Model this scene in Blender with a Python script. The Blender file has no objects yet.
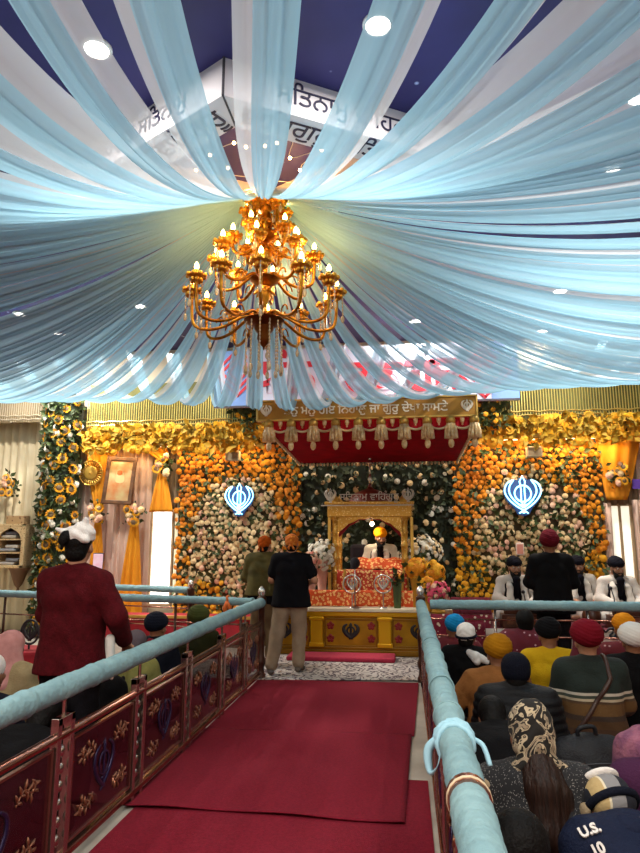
EXPOSURE = 0.0; FILL = 34
import bpy, bmesh, math, random
import numpy as np
from mathutils import Vector, Matrix, Euler
random.seed(7)
SC = bpy.context.scene
COL = SC.collection
PI = math.pi
R = math.radians

# ---------- camera geometry (a real camera standing in the aisle) ----------
FPX = 640.0
TH = math.atan(114.5/640); PS = math.atan(85/640*math.cos(TH))
CZ = 1.65
_cp, _sp, _ct, _st = math.cos(PS), math.sin(PS), math.cos(TH), math.sin(TH)
CF = Vector((-_sp*_ct, _cp*_ct, _st)); CR = Vector((_cp, _sp, 0)); CU = Vector((_sp*_st, -_cp*_st, _ct))
def ray(px, py): return CF+CR*((px-320)/FPX)+CU*((426.5-py)/FPX)
def pt(px, py, D):
    d = ray(px, py); k = D/d.y
    return Vector((d.x*k, D, CZ+d.z*k))
def pz(px, py, z):
    d = ray(px, py); k = (z-CZ)/d.z
    return Vector((d.x*k, d.y*k, z))
def proj(p):
    v = Vector(p)-Vector((0, 0, CZ)); f = max(1e-3, v.dot(CF))
    return 320+FPX*v.dot(CR)/f, 426.5-FPX*v.dot(CU)/f

# ---------- materials ----------
def hx(s):
    s = s.lstrip('#'); o = []
    for i in (0, 2, 4):
        c = int(s[i:i+2], 16)/255
        o.append(c/12.92 if c <= 0.04045 else ((c+0.055)/1.055)**2.4)
    return tuple(o)+(1,)
MATS = {}
def mat(name, col, rough=0.6, metal=0.0, col2=None, scale=20.0, bump=0.0, bscale=None, emit=0.0, ecol=None, sheen=0.0, spec=None, trans=0.0, alpha=1.0, coord='Object'):
    if name in MATS: return MATS[name]
    m = bpy.data.materials.new(name); m.use_nodes = True
    nt = m.node_tree; b = nt.nodes['Principled BSDF']; L = nt.links.new
    c = hx(col) if isinstance(col, str) else col
    b.inputs['Base Color'].default_value = c
    b.inputs['Roughness'].default_value = rough
    b.inputs['Metallic'].default_value = metal
    b.inputs['Sheen Weight'].default_value = sheen
    b.inputs['Alpha'].default_value = alpha
    b.inputs['Transmission Weight'].default_value = trans
    if spec is not None: b.inputs['Specular IOR Level'].default_value = spec
    tc = nt.nodes.new('ShaderNodeTexCoord')
    if col2:
        n = nt.nodes.new('ShaderNodeTexNoise'); n.inputs['Scale'].default_value = scale; n.inputs['Detail'].default_value = 4
        L(tc.outputs[coord], n.inputs['Vector'])
        r = nt.nodes.new('ShaderNodeValToRGB'); r.color_ramp.elements[0].position = 0.35; r.color_ramp.elements[1].position = 0.65
        r.color_ramp.elements[0].color = c; r.color_ramp.elements[1].color = hx(col2)
        L(n.outputs['Fac'], r.inputs['Fac']); L(r.outputs['Color'], b.inputs['Base Color'])
    if bump:
        n2 = nt.nodes.new('ShaderNodeTexNoise'); n2.inputs['Scale'].default_value = bscale or scale; n2.inputs['Detail'].default_value = 5
        L(tc.outputs[coord], n2.inputs['Vector'])
        bp = nt.nodes.new('ShaderNodeBump'); bp.inputs['Strength'].default_value = bump; bp.inputs['Distance'].default_value = 0.02
        L(n2.outputs['Fac'], bp.inputs['Height']); L(bp.outputs['Normal'], b.inputs['Normal'])
    if emit:
        b.inputs['Emission Color'].default_value = hx(ecol or col); b.inputs['Emission Strength'].default_value = emit
    MATS[name] = m
    return m
def bands(name, stops, axis='Z', lo=0.0, hi=1.0, rough=0.9, mode='CONSTANT', bump=0.3, bscale=90):
    """colour bands along a local axis: stops = [(pos 0..1, hex)]"""
    if name in MATS: return MATS[name]
    m = mat(name, stops[0][1], rough, bump=bump, bscale=bscale); nt = m.node_tree; L = nt.links.new
    tc = nt.nodes.new('ShaderNodeTexCoord'); s = nt.nodes.new('ShaderNodeSeparateXYZ'); mr = nt.nodes.new('ShaderNodeMapRange')
    mr.inputs['From Min'].default_value = lo; mr.inputs['From Max'].default_value = hi
    r = nt.nodes.new('ShaderNodeValToRGB'); r.color_ramp.interpolation = mode
    e = r.color_ramp.elements
    while len(e) < len(stops): e.new(0.5)
    for i, (p, c) in enumerate(stops): e[i].position = p; e[i].color = hx(c)
    L(tc.outputs['Object'], s.inputs[0]); L(s.outputs[axis], mr.inputs['Value']); L(mr.outputs[0], r.inputs['Fac'])
    L(r.outputs['Color'], nt.nodes['Principled BSDF'].inputs['Base Color'])
    return m
def spots(name, base, dots, scale=40, size=0.35, rough=0.8, tex='VORONOI', third=None):
    """base colour with voronoi dots (printed or woven pattern)"""
    if name in MATS: return MATS[name]
    m = mat(name, base, rough); nt = m.node_tree; L = nt.links.new
    tc = nt.nodes.new('ShaderNodeTexCoord'); v = nt.nodes.new('ShaderNodeTexVoronoi'); v.inputs['Scale'].default_value = scale
    L(tc.outputs['Object'], v.inputs['Vector'])
    r = nt.nodes.new('ShaderNodeValToRGB'); r.color_ramp.interpolation = 'CONSTANT'
    e = r.color_ramp.elements
    e[0].position = 0; e[0].color = hx(dots); e[1].position = size; e[1].color = hx(base)
    if third:
        x = e.new(size*0.5); x.color = hx(third)
    L(v.outputs['Distance'], r.inputs['Fac']); L(r.outputs['Color'], nt.nodes['Principled BSDF'].inputs['Base Color'])
    return m
def cloth_sheer(name, col, transp, translu):
    if name in MATS: return MATS[name]
    m = bpy.data.materials.new(name); m.use_nodes = True; nt = m.node_tree; nt.nodes.clear(); L = nt.links.new
    out = nt.nodes.new('ShaderNodeOutputMaterial'); d = nt.nodes.new('ShaderNodeBsdfDiffuse'); t = nt.nodes.new('ShaderNodeBsdfTranslucent'); tr = nt.nodes.new('ShaderNodeBsdfTransparent')
    d.inputs[0].default_value = hx(col); t.inputs[0].default_value = hx(col)
    a = nt.nodes.new('ShaderNodeMixShader'); a.inputs[0].default_value = translu
    b = nt.nodes.new('ShaderNodeMixShader'); b.inputs[0].default_value = transp
    L(d.outputs[0], a.inputs[1]); L(t.outputs[0], a.inputs[2]); L(a.outputs[0], b.inputs[1]); L(tr.outputs[0], b.inputs[2]); L(b.outputs[0], out.inputs[0])
    MATS[name] = m
    return m

# ---------- objects ----------
def tag(o, label=None, cat=None, group=None, kind=None):
    if label: o['label'] = label
    if cat: o['category'] = cat
    if group: o['group'] = group
    if kind: o['kind'] = kind
    return o
def thing(name, label, cat, loc=(0, 0, 0), rz=0.0, group=None):
    o = bpy.data.objects.new(name, None); COL.objects.link(o); o.empty_display_size = 0.05
    o.location = loc; o.rotation_euler = (0, 0, rz)
    return tag(o, label, cat, group)
def root_mw(o):
    M = Matrix.LocRotScale(o.location, o.rotation_euler, o.scale)
    return root_mw(o.parent) @ M if o.parent else M
def link(name, me, mats, parent=None, world=True):
    o = bpy.data.objects.new(name, me); COL.objects.link(o)
    for m in (mats if isinstance(mats, (list, tuple)) else [mats]): me.materials.append(m)
    if parent:
        o.parent = parent
        if world: me.transform(root_mw(parent).inverted())
    return o
def copy_tree(o, parent=None):
    c = o.copy(); COL.objects.link(c)
    if parent: c.parent = parent
    for ch in list(o.children): copy_tree(ch, c)
    return c
def cat_rom(pts, n=8, closed=False):
    P = [Vector(p) for p in pts]; out = []; N = len(P)
    rng = range(N if closed else N-1)
    for i in rng:
        if closed: a, b, c, d = P[(i-1) % N], P[i], P[(i+1) % N], P[(i+2) % N]
        else: a, b, c, d = P[max(i-1, 0)], P[i], P[i+1], P[min(i+2, N-1)]
        for j in range(n):
            t = j/n
            out.append(0.5*((2*b)+(c-a)*t+(2*a-5*b+4*c-d)*t*t+(3*b-a-3*c+d)*t**3))
    if not closed: out.append(P[-1].copy())
    return out

class MB:
    def __init__(s): s.v = []; s.f = []; s.m = []
    def add(s, vs, fs, mi=0, M=None):
        o = len(s.v)
        s.v += [tuple(M @ Vector(v)) if M else tuple(v) for v in vs]
        s.f += [tuple(i+o for i in f) for f in fs]; s.m += [mi]*len(fs); return s
    def mb(s, other, M=None, mi=None):
        o = len(s.v)
        s.v += [tuple(M @ Vector(v)) if M else v for v in other.v]
        s.f += [tuple(i+o for i in f) for f in other.f]; s.m += (other.m if mi is None else [mi]*len(other.f)); return s
    def box(s, c, d, mi=0, M=None, rz=0, ch=0.0):
        x, y, z = d[0]/2, d[1]/2, d[2]/2
        vs = [(i*x, j*y, k*z) for i in (-1, 1) for j in (-1, 1) for k in (-1, 1)]
        fs = [(0, 1, 3, 2), (4, 6, 7, 5), (0, 4, 5, 1), (2, 3, 7, 6), (0, 2, 6, 4), (1, 5, 7, 3)]
        T = Matrix.Translation(c) @ Matrix.Rotation(rz, 4, 'Z')
        return s.add(vs, fs, mi, (M @ T) if M else T)
    def span(s, a, b, mi=0):
        return s.box([(a[i]+b[i])/2 for i in range(3)], [abs(b[i]-a[i]) for i in range(3)], mi)
    def tube(s, pts, r, n=8, mi=0, closed=False, caps=True, flat=None):
        P = [Vector(p) for p in pts]; N = len(P)
        rr = r if isinstance(r, (list, tuple)) else [r]*N
        T = []
        for i in range(N):
            t = (P[(i+1) % N]-P[i-1]) if closed else (P[min(i+1, N-1)]-P[max(i-1, 0)])
            T.append(t.normalized() if t.length > 1e-9 else Vector((0, 0, 1)))
        u = T[0].orthogonal().normalized(); vs = []
        for i in range(N):
            u = (u-T[i]*u.dot(T[i]))
            u = u.normalized() if u.length > 1e-6 else T[i].orthogonal().normalized()
            w = T[i].cross(u)
            for j in range(n):
                a = 2*PI*j/n
                q = u*math.cos(a)*rr[i]+w*math.sin(a)*rr[i]
                if flat is not None: q = q-flat[0]*q.dot(flat[0])*(1-flat[1])
                vs.append(P[i]+q)
        fs = []
        for i in range(N if closed else N-1):
            for j in range(n):
                a, b = i*n+j, i*n+(j+1) % n; i2 = (i+1) % N
                fs.append((a, b, i2*n+(j+1) % n, i2*n+j))
        if caps and not closed:
            fs.append(tuple(range(n))[::-1]); fs.append(tuple((N-1)*n+j for j in range(n)))
        return s.add(vs, fs, mi)
    def lathe(s, prof, c=(0, 0, 0), n=16, mi=0, M=None, arc=2*PI):
        vs = []; fs = []; K = len(prof); full = arc > 6.28
        nn = n if full else n+1
        for j in range(nn):
            a = arc*j/n
            for r, z in prof: vs.append((r*math.cos(a), r*math.sin(a), z))
        for j in range(n):
            j2 = (j+1) % nn
            for i in range(K-1):
                if prof[i][0] < 1e-6 and prof[i+1][0] < 1e-6: continue
                fs.append((j*K+i, j2*K+i, j2*K+i+1, j*K+i+1))
        T = Matrix.Translation(c)
        return s.add(vs, fs, mi, (T @ M) if M else T)
    def ell(s, c, r, nu=12, nv=8, mi=0, M=None):
        if not isinstance(r, (list, tuple)): r = (r, r, r)
        vs = [(0, 0, r[2])]; fs = []
        for i in range(1, nv):
            p = PI*i/nv
            for j in range(nu):
                a = 2*PI*j/nu; vs.append((r[0]*math.sin(p)*math.cos(a), r[1]*math.sin(p)*math.sin(a), r[2]*math.cos(p)))
        vs.append((0, 0, -r[2])); e = len(vs)-1
        for j in range(nu):
            j2 = (j+1) % nu
            fs.append((0, 1+j, 1+j2)); fs.append((e, 1+(nv-2)*nu+j2, 1+(nv-2)*nu+j))
            for i in range(nv-2): fs.append((1+i*nu+j, 1+(i+1)*nu+j, 1+(i+1)*nu+j2, 1+i*nu+j2))
        T = Matrix.Translation(c)
        return s.add(vs, fs, mi, (T @ M) if M else T)
    def sheet(s, fn, nu, nv, mi=0, mifn=None, M=None):
        vs = [fn(i/nu, j/nv) for i in range(nu+1) for j in range(nv+1)]
        o = len(s.v); s.v += [tuple(M @ Vector(v)) if M else tuple(v) for v in vs]
        for i in range(nu):
            for j in range(nv):
                a = i*(nv+1)+j
                s.f.append((o+a, o+a+nv+1, o+a+nv+2, o+a+1)); s.m.append(mifn((i+.5)/nu, (j+.5)/nv) if mifn else mi)
        return s
    def poly(s, pts, depth, M, mi=0):
        """outline in local XZ, extruded along local Y from -depth to 0"""
        n = len(pts)
        vs = [(p[0], -depth, p[1]) for p in pts]+[(p[0], 0, p[1]) for p in pts]
        fs = [tuple(range(n)), tuple(range(2*n-1, n-1, -1))]+[(i, i+n, (i+1) % n+n, (i+1) % n) for i in range(n)]
        return s.add(vs, fs, mi, M)
    def build(s, name, mats, parent=None, smooth=False, world=True, bevel=0.0, solid=0.0, subsurf=0, fix=True):
        me = bpy.data.meshes.new(name); me.from_pydata(s.v, [], s.f)
        me.polygons.foreach_set('material_index', s.m)
        if fix:
            bm = bmesh.new(); bm.from_mesh(me); bmesh.ops.recalc_face_normals(bm, faces=bm.faces); bm.to_mesh(me); bm.free()
        if smooth:
            me.polygons.foreach_set('use_smooth', [True]*len(s.f))
            if smooth != 'all': me.set_sharp_from_angle(angle=R(50))
        me.update()
        o = link(name, me, mats, parent, world)
        if solid: md = o.modifiers.new('thickness', 'SOLIDIFY'); md.thickness = solid; md.offset = 0
        if bevel: md = o.modifiers.new('bevel', 'BEVEL'); md.width = bevel; md.segments = 2; md.limit_method = 'ANGLE'
        if subsurf: md = o.modifiers.new('subdivision', 'SUBSURF'); md.levels = subsurf; md.render_levels = subsurf
        return o

def text_mb(body, size, M, depth=0.004, mb=None, mi=0, align='CENTER', bold=0.0):
    """letters as geometry: local XY of the font goes to local XZ facing -Y"""
    cu = bpy.data.curves.new('lettering', 'FONT'); cu.body = body; cu.size = size; cu.extrude = depth; cu.align_x = align; cu.align_y = 'CENTER'; cu.resolution_u = 3
    cu.offset = bold
    ob = bpy.data.objects.new('lettering', cu); COL.objects.link(ob)
    bpy.context.view_layer.update()
    dg = bpy.context.evaluated_depsgraph_get(); me = bpy.data.meshes.new_from_object(ob.evaluated_get(dg))
    mb = mb or MB()
    T = M @ Matrix.Rotation(PI/2, 4, 'X')
    mb.add([v.co.copy() for v in me.vertices], [tuple(p.vertices) for p in me.polygons], mi, T)
    bpy.data.objects.remove(ob); bpy.data.curves.remove(cu); bpy.data.meshes.remove(me)
    return mb

# ---------- signed distance modelling (one continuous surface) ----------
def surf_nets(Fd, org, h):
    S = Fd < 0
    sh = np.array(Fd.shape)-1
    c = np.zeros(sh, np.int8)
    offs = [(i, j, k) for i in (0, 1) for j in (0, 1) for k in (0, 1)]
    for i, j, k in offs: c += S[i:i+sh[0], j:j+sh[1], k:k+sh[2]]
    act = (c > 0) & (c < 8); ids = np.argwhere(act); n = len(ids)
    idx = -np.ones(sh, np.int64); idx[act] = np.arange(n)
    P = np.zeros((n, 3)); cnt = np.zeros(n)
    for a in offs:
        for ax in range(3):
            if a[ax]: continue
            b = list(a); b[ax] = 1
            fa = Fd[ids[:, 0]+a[0], ids[:, 1]+a[1], ids[:, 2]+a[2]]; fb = Fd[ids[:, 0]+b[0], ids[:, 1]+b[1], ids[:, 2]+b[2]]
            m = (fa < 0) != (fb < 0); t = fa[m]/(fa[m]-fb[m])
            q = np.tile(np.array(a, float), (m.sum(), 1)); q[:, ax] += t
            P[m] += q; cnt[m] += 1
    P = (P/cnt[:, None]+ids)*h+org
    Q = []
    for ax in range(3):
        sl = [slice(1, -1)]*3; sl[ax] = slice(0, -1); s2 = list(sl); s2[ax] = slice(1, None)
        A = S[tuple(sl)]; B = S[tuple(s2)]
        e = np.argwhere(A != B)
        if not len(e): continue
        ins = A[tuple(e.T)]; o = np.ones(3, int); o[ax] = 0; e = e+o
        u, w = [(1, 2), (2, 0), (0, 1)][ax]
        du = np.zeros(3, int); du[u] = 1; dw = np.zeros(3, int); dw[w] = 1
        q = np.stack([idx[tuple((e-du-dw).T)], idx[tuple((e-dw).T)], idx[tuple(e.T)], idx[tuple((e-du).T)]], 1)
        q[~ins] = q[~ins][:, ::-1]
        Q.append(q)
    return P, np.concatenate(Q)
class Sdf:
    def __init__(s, k=0.03): s.k = k; s.p = []; s.cut = []; s.disp = None
    def cap(s, a, b, ra, rb=None, k=None, op='u'):
        s.p.append(('c', np.array(a, float), np.array(b, float), ra, ra if rb is None else rb, s.k if k is None else k, op)); return s
    def chain(s, pts, rs, k=None):
        for i in range(len(pts)-1): s.cap(pts[i], pts[i+1], rs[i], rs[i+1], k)
        return s
    def ell(s, c, r, M=None, k=None, op='u'):
        s.p.append(('e', np.array(c, float), np.array(r, float), None if M is None else np.array(M.to_3x3()), 0, s.k if k is None else k, op)); return s
    def plane(s, p, n):
        s.cut.append((np.array(p, float), np.array(n, float)/np.linalg.norm(n))); return s
    def arrays(s, h):
        lo = np.full(3, 1e9); hi = -lo
        bb = []
        for q in s.p:
            if q[0] == 'c': r = max(q[3], q[4]); a = np.minimum(q[1], q[2])-r; b = np.maximum(q[1], q[2])+r
            else: r = q[2].max() if q[3] is not None else q[2]; a = q[1]-r; b = q[1]+r
            bb.append((a, b))
            if q[6] == 'u': lo = np.minimum(lo, a); hi = np.maximum(hi, b)
        lo -= 3*h+0.006; hi += 3*h+0.006
        n = np.ceil((hi-lo)/h).astype(int)+1
        ax = [lo[i]+h*np.arange(n[i]) for i in range(3)]
        Fd = np.full(n, 0.25, np.float32)
        for q, (a, b) in zip(s.p, bb):
            mg = q[5]+3*h+0.01
            i0 = np.clip(np.floor((a-mg-lo)/h).astype(int), 0, n-1); i1 = np.clip(np.ceil((b+mg-lo)/h).astype(int)+1, 1, n)
            if (i1 <= i0).any(): continue
            sl = tuple(slice(i0[i], i1[i]) for i in range(3))
            X = ax[0][sl[0]][:, None, None]; Y = ax[1][sl[1]][None, :, None]; Z = ax[2][sl[2]][None, None, :]
            if q[0] == 'c':
                ba = q[2]-q[1]; L = max(ba.dot(ba), 1e-12)
                t = np.clip(((X-q[1][0])*ba[0]+(Y-q[1][1])*ba[1]+(Z-q[1][2])*ba[2])/L, 0, 1)
                d = np.sqrt((X-q[1][0]-ba[0]*t)**2+(Y-q[1][1]-ba[1]*t)**2+(Z-q[1][2]-ba[2]*t)**2)-(q[3]+(q[4]-q[3])*t)
            else:
                x, y, z = X-q[1][0], Y-q[1][1], Z-q[1][2]
                if q[3] is not None:
                    m = q[3]; x, y, z = m[0, 0]*x+m[1, 0]*y+m[2, 0]*z, m[0, 1]*x+m[1, 1]*y+m[2, 1]*z, m[0, 2]*x+m[1, 2]*y+m[2, 2]*z
                r = q[2]
                k0 = np.sqrt((x/r[0])**2+(y/r[1])**2+(z/r[2])**2); k1 = np.sqrt((x/r[0]**2)**2+(y/r[1]**2)**2+(z/r[2]**2)**2)+1e-9
                d = k0*(k0-1)/k1
            k = q[5]; cur = Fd[sl]
            if q[6] == 'u':
                if k <= 1e-5: Fd[sl] = np.minimum(cur, d)
                else:
                    hh = np.clip(0.5+0.5*(cur-d)/k, 0, 1); Fd[sl] = cur*(1-hh)+d*hh-k*hh*(1-hh)
            else: Fd[sl] = np.maximum(cur, -d)
        if s.disp is not None or s.cut:
            X = ax[0][:, None, None]; Y = ax[1][None, :, None]; Z = ax[2][None, None, :]
            if s.disp is not None: Fd = Fd+s.disp(X, Y, Z)
            for p, nn in s.cut: Fd = np.maximum(Fd, (X-p[0])*nn[0]+(Y-p[1])*nn[1]+(Z-p[2])*nn[2])
        for i in range(3):
            sl = [slice(None)]*3
            for e in (0, -1): sl[i] = e; Fd[tuple(sl)] = 0.25
        return surf_nets(Fd, lo, h)
def sdf_obj(name, parts, mats, parent=None, world=False):
    """parts: list of (Sdf, h) or (Sdf, h, material index)"""
    V = []; Q = []; mi = []; o = 0
    for p in parts:
        P, q = p[0].arrays(p[1]); V.append(P); Q.append(q+o); o += len(P); mi += [p[2] if len(p) > 2 else 0]*len(q)
    V = np.concatenate(V); Q = np.concatenate(Q)
    me = bpy.data.meshes.new(name); me.from_pydata(V.tolist(), [], Q.tolist())
    me.polygons.foreach_set('use_smooth', [True]*len(Q)); me.polygons.foreach_set('material_index', mi); me.update()
    return link(name, me, mats, parent, world)
# ================= setting =================
WB = 11.5; CEIL = 5.3
M_floor = mat('pale marble floor', '#b9b2a6', 0.35, col2='#9c958b', scale=3)
M_wall = mat('cream wall', '#c9bfa8', 0.8, bump=0.05)
M_red = mat('red carpet', '#7c1428', 0.95, col2='#6b1022', scale=60, bump=0.35, bscale=220, spec=0.2)
M_red2 = mat('deep red carpet', '#6d0f1f', 0.95, col2='#5c0c1a', scale=40, bump=0.3, bscale=200)
def struct(name, a, b, m):
    x = MB().span(a, b); o = x.build(name, m); o['kind'] = 'structure'; return o
struct('floor', (-9.2, -6.2, -0.1), (6.7, WB+0.2, 0), M_floor)
struct('wall_back', (-9.2, WB, 0), (6.7, WB+0.2, CEIL), M_wall)
struct('wall_left', (-9.2, -6, 0), (-9.0, WB, CEIL), M_wall)
struct('wall_right', (6.5, -6, 0), (6.7, WB, CEIL), M_wall)
struct('wall_front', (-9.2, -6.2, 0), (6.7, -6, CEIL), M_wall)
# ceiling: dark indigo print with tiny stars
m = mat('starry indigo ceiling', '#322a70', 0.6, col2='#221b55', scale=0.9)
nt = m.node_tree; L = nt.links.new; b = nt.nodes['Principled BSDF']
src = b.inputs['Base Color'].links[0].from_socket
tc = nt.nodes.new('ShaderNodeTexCoord'); vo = nt.nodes.new('ShaderNodeTexVoronoi'); vo.inputs['Scale'].default_value = 3.4
L(tc.outputs['Object'], vo.inputs['Vector'])
rp = nt.nodes.new('ShaderNodeValToRGB'); rp.color_ramp.elements[0].color = (1, 1, 1, 1); rp.color_ramp.elements[0].position = 0.03
rp.color_ramp.elements[1].color = (0, 0, 0, 1); rp.color_ramp.elements[1].position = 0.085
L(vo.outputs['Distance'], rp.inputs['Fac'])
mx = nt.nodes.new('ShaderNodeMixRGB'); mx.inputs['Color2'].default_value = hx('#b9c4ee'); L(rp.outputs['Color'], mx.inputs['Fac']); L(src, mx.inputs['Color1']); L(mx.outputs['Color'], b.inputs['Base Color'])
struct('ceiling', (-9.2, -6.2, CEIL), (6.7, WB+0.2, CEIL+0.15), m)

# side carpets, the aisle runners, the patterned rug
def flat(name, pts, z, m, label=None, cat=None, group=None, parent=None, th=0.006):
    x = MB(); n = len(pts)
    x.add([(p[0], p[1], z) for p in pts]+[(p[0], p[1], max(z-th, 0.0005)) for p in pts], [tuple(range(n)), tuple(range(2*n-1, n-1, -1))]+[(i, (i+1) % n, (i+1) % n+n, i+n) for i in range(n)])
    o = x.build(name, m, parent)
    return tag(o, label, cat, group)
flat('seating_carpet', [(-8.9, -5), (-1.86, -5), (-1.86, 9.4), (-8.9, 9.4)], 0.006, M_red2, 'dark red carpet on the floor left of the glass railing', 'carpet')
flat('seating_carpet', [(0.24, -5), (6.4, -5), (6.4, 8.9), (0.24, 8.9)], 0.006, M_red2, 'dark red carpet under the seated crowd on the right', 'carpet')
A1 = [(-1.79, 5.85), (0.04, 5.9), (0.12, 8.0), (-1.79, 7.95)]
flat('carpet_runner', A1, 0.014, M_red, 'red aisle carpet nearest the patterned rug', 'carpet runner', 'aisle carpets')
A2 = [(-1.79, 4.16), (-0.04, 4.16), (0.02, 5.905), (-1.79, 5.86)]
xx = MB().sheet(lambda u, v: (A2[0][0]*(1-u)*(1-v)+A2[1][0]*u*(1-v)+A2[2][0]*u*v+A2[3][0]*(1-u)*v,
                              A2[0][1]*(1-u)*(1-v)+A2[1][1]*u*(1-v)+A2[2][1]*u*v+A2[3][1]*(1-u)*v+0.02*math.sin(u*5)*(1-v),
                              0.0175+0.006*math.exp(-v*60)*(1+math.sin(u*13))+0.004*math.exp(-(1-v)*50)), 40, 60)
tag(xx.build('carpet_runner', M_red, smooth='all', solid=0.006), 'middle red aisle carpet overlapping the nearest one with a wavy seam', 'carpet runner', 'aisle carpets')
flat('carpet_runner', [(-1.72, -3), (0.12, -3), (0.12, 4.88), (-1.72, 4.88)], 0.007, M_red, 'red aisle carpet nearest the camera, in front of the wavy seam', 'carpet runner', 'aisle carpets')
# patterned rug
m = spots('grey floral rug', '#b8afa8', '#5c4a50', scale=9, size=0.22, rough=0.95)
nt = m.node_tree; L = nt.links.new; b = nt.nodes['Principled BSDF']; s0 = b.inputs['Base Color'].links[0].from_socket
w = nt.nodes.new('ShaderNodeTexWave'); w.inputs['Scale'].default_value = 2.2; w.inputs['Distortion'].default_value = 18; w.inputs['Detail'].default_value = 3; w.inputs['Detail Scale'].default_value = 2.5
tc = nt.nodes.new('ShaderNodeTexCoord'); L(tc.outputs['Object'], w.inputs['Vector'])
r = nt.nodes.new('ShaderNodeValToRGB'); r.color_ramp.interpolation = 'CONSTANT'; r.color_ramp.elements[0].color = (1, 1, 1, 1); r.color_ramp.elements[1].position = 0.22; r.color_ramp.elements[1].color = (0, 0, 0, 1)
L(w.outputs['Fac'], r.inputs['Fac']); mx = nt.nodes.new('ShaderNodeMixRGB'); mx.inputs['Color2'].default_value = hx('#4b3c45'); L(r.outputs['Color'], mx.inputs['Fac']); L(s0, mx.inputs['Color1']); L(mx.outputs['Color'], b.inputs['Base Color'])
flat('patterned_rug', [(-1.95, 7.9), (0.35, 8.15), (0.35, 9.62), (-1.95, 9.62)], 0.02, m, 'grey and white patterned rug in front of the golden platform', 'rug')
tag(MB().box((-0.92, 9.36, 0.05), (1.5, 0.44, 0.06)).build('kneeling_mat', mat('pink mat', '#a8263f', 0.95, col2='#98203a', scale=30, bump=0.3, bscale=150), bevel=0.02), 'dark pink kneeling mat on the patterned rug against the golden platform', 'mat')

# ---------- ceiling lights ----------
M_trim = mat('white light trim', '#e8e8e6', 0.4); M_glow = mat('lit diffuser', '#ffffff', 0.5, emit=30, ecol='#fff6ea')
def lamp(name, typ, loc, energy, col=(1, 0.96, 0.9), size=0.25, rot=(0, 0, 0), spread=None, spot=None, parent=None, size_y=None):
    ld = bpy.data.lights.new(name, typ); ld.energy = energy; ld.color = col
    if typ == 'AREA':
        ld.shape = 'RECTANGLE' if size_y else 'DISK'; ld.size = size
        if size_y: ld.size_y = size_y
        if spread: ld.spread = spread
    else:
        ld.shadow_soft_size = size
        if typ == 'SPOT': ld.spot_size = spot or R(70); ld.spot_blend = 0.6
    o = bpy.data.objects.new(name, ld); COL.objects.link(o); o.location = loc; o.rotation_euler = rot
    return o
def downlight(x, y, label, energy=55, r=0.09, proto=[None]):
    t = thing('ceiling_light', label, 'ceiling light', (x, y, CEIL), 0, 'round ceiling downlights')
    MB().lathe([(r, 0.0), (r*1.25, -0.004), (r*1.25, -0.02), (r, -0.028), (r*0.98, -0.012)], n=24).build('trim_ring', M_trim, t, smooth=True, world=False)
    MB().lathe([(0, -0.016), (r*0.99, -0.016), (r*0.99, -0.01), (0, -0.01)], n=24).build('diffuser', M_glow, t, world=False)
    lamp('downlight lamp', 'AREA', (x, y, CEIL-0.04), energy, size=r*2, col=(1, 0.93, 0.84))
DL = [(97, 47, 'round ceiling light glowing at upper left between two drapes'), (378, 23, 'round ceiling light at the top, between drapes right of centre'),
      (613, 165, 'round ceiling light behind a sheer drape at far upper right'), (640, 95, 'ceiling light cut by the photo edge at upper right'),
      (20, 313, 'ceiling light shining through drapes at far left'), (60, 333, 'small ceiling light behind drapes over the left wall fringe'),
      (140, 305, 'ceiling light shining through drapes left of the chandelier'), (415, 320, 'ceiling light shining in a gap right of the chandelier'),
      (560, 290, 'ceiling light shining through drapes at right, the highest of that group'), (540, 333, 'ceiling light behind drapes at right, near the back wall')]
for x, y, l in DL:
    p = pz(x, y, CEIL); downlight(p.x, min(p.y, 11.2), l, (60 if p.y > 10.8 else 150) if p.y > 8.5 else 62)
# more of the same lights over the hall behind the camera
for x in (-5.4, -3.2, -0.8, 1.6, 4.2):
    for y in (-3.6, -1.2, 0.6):
        downlight(x, y, 'round ceiling light over the rear of the hall', 64)
# ---------- hung frame with lettering above the chandelier ----------
CH = Vector((-1.3, 5.6, 0))
M_board = mat('white printed board', '#cfcbd2', 0.6); M_ink = mat('navy lettering', '#17163a', 0.6); M_line = mat('dark seam', '#3c3a44', 0.7)
fr = thing('hanging_sign_frame', 'white octagonal lettered frame hung on the starry ceiling above the chandelier', 'sign', (CH.x, CH.y, CEIL-0.3))
PA, PB, PL = pz(224, 57, CEIL), pz(462, 130, CEIL), pz(68, 160, CEIL)
PCn = PB+PL-PA; FC = (PB+PL)/2
OUT = [PA, PB, PCn, PL]; INN = [FC+(p-FC)*0.66 for p in OUT]
zb, zt = max(pt(224, 95, PA.y).z, CEIL-0.35), CEIL
def basis(o, x, y, z): return Matrix(((x[0], y[0], z[0], o[0]), (x[1], y[1], z[1], o[1]), (x[2], y[2], z[2], o[2]), (0, 0, 0, 1)))
UP = Vector((0, 0, 1))
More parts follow.
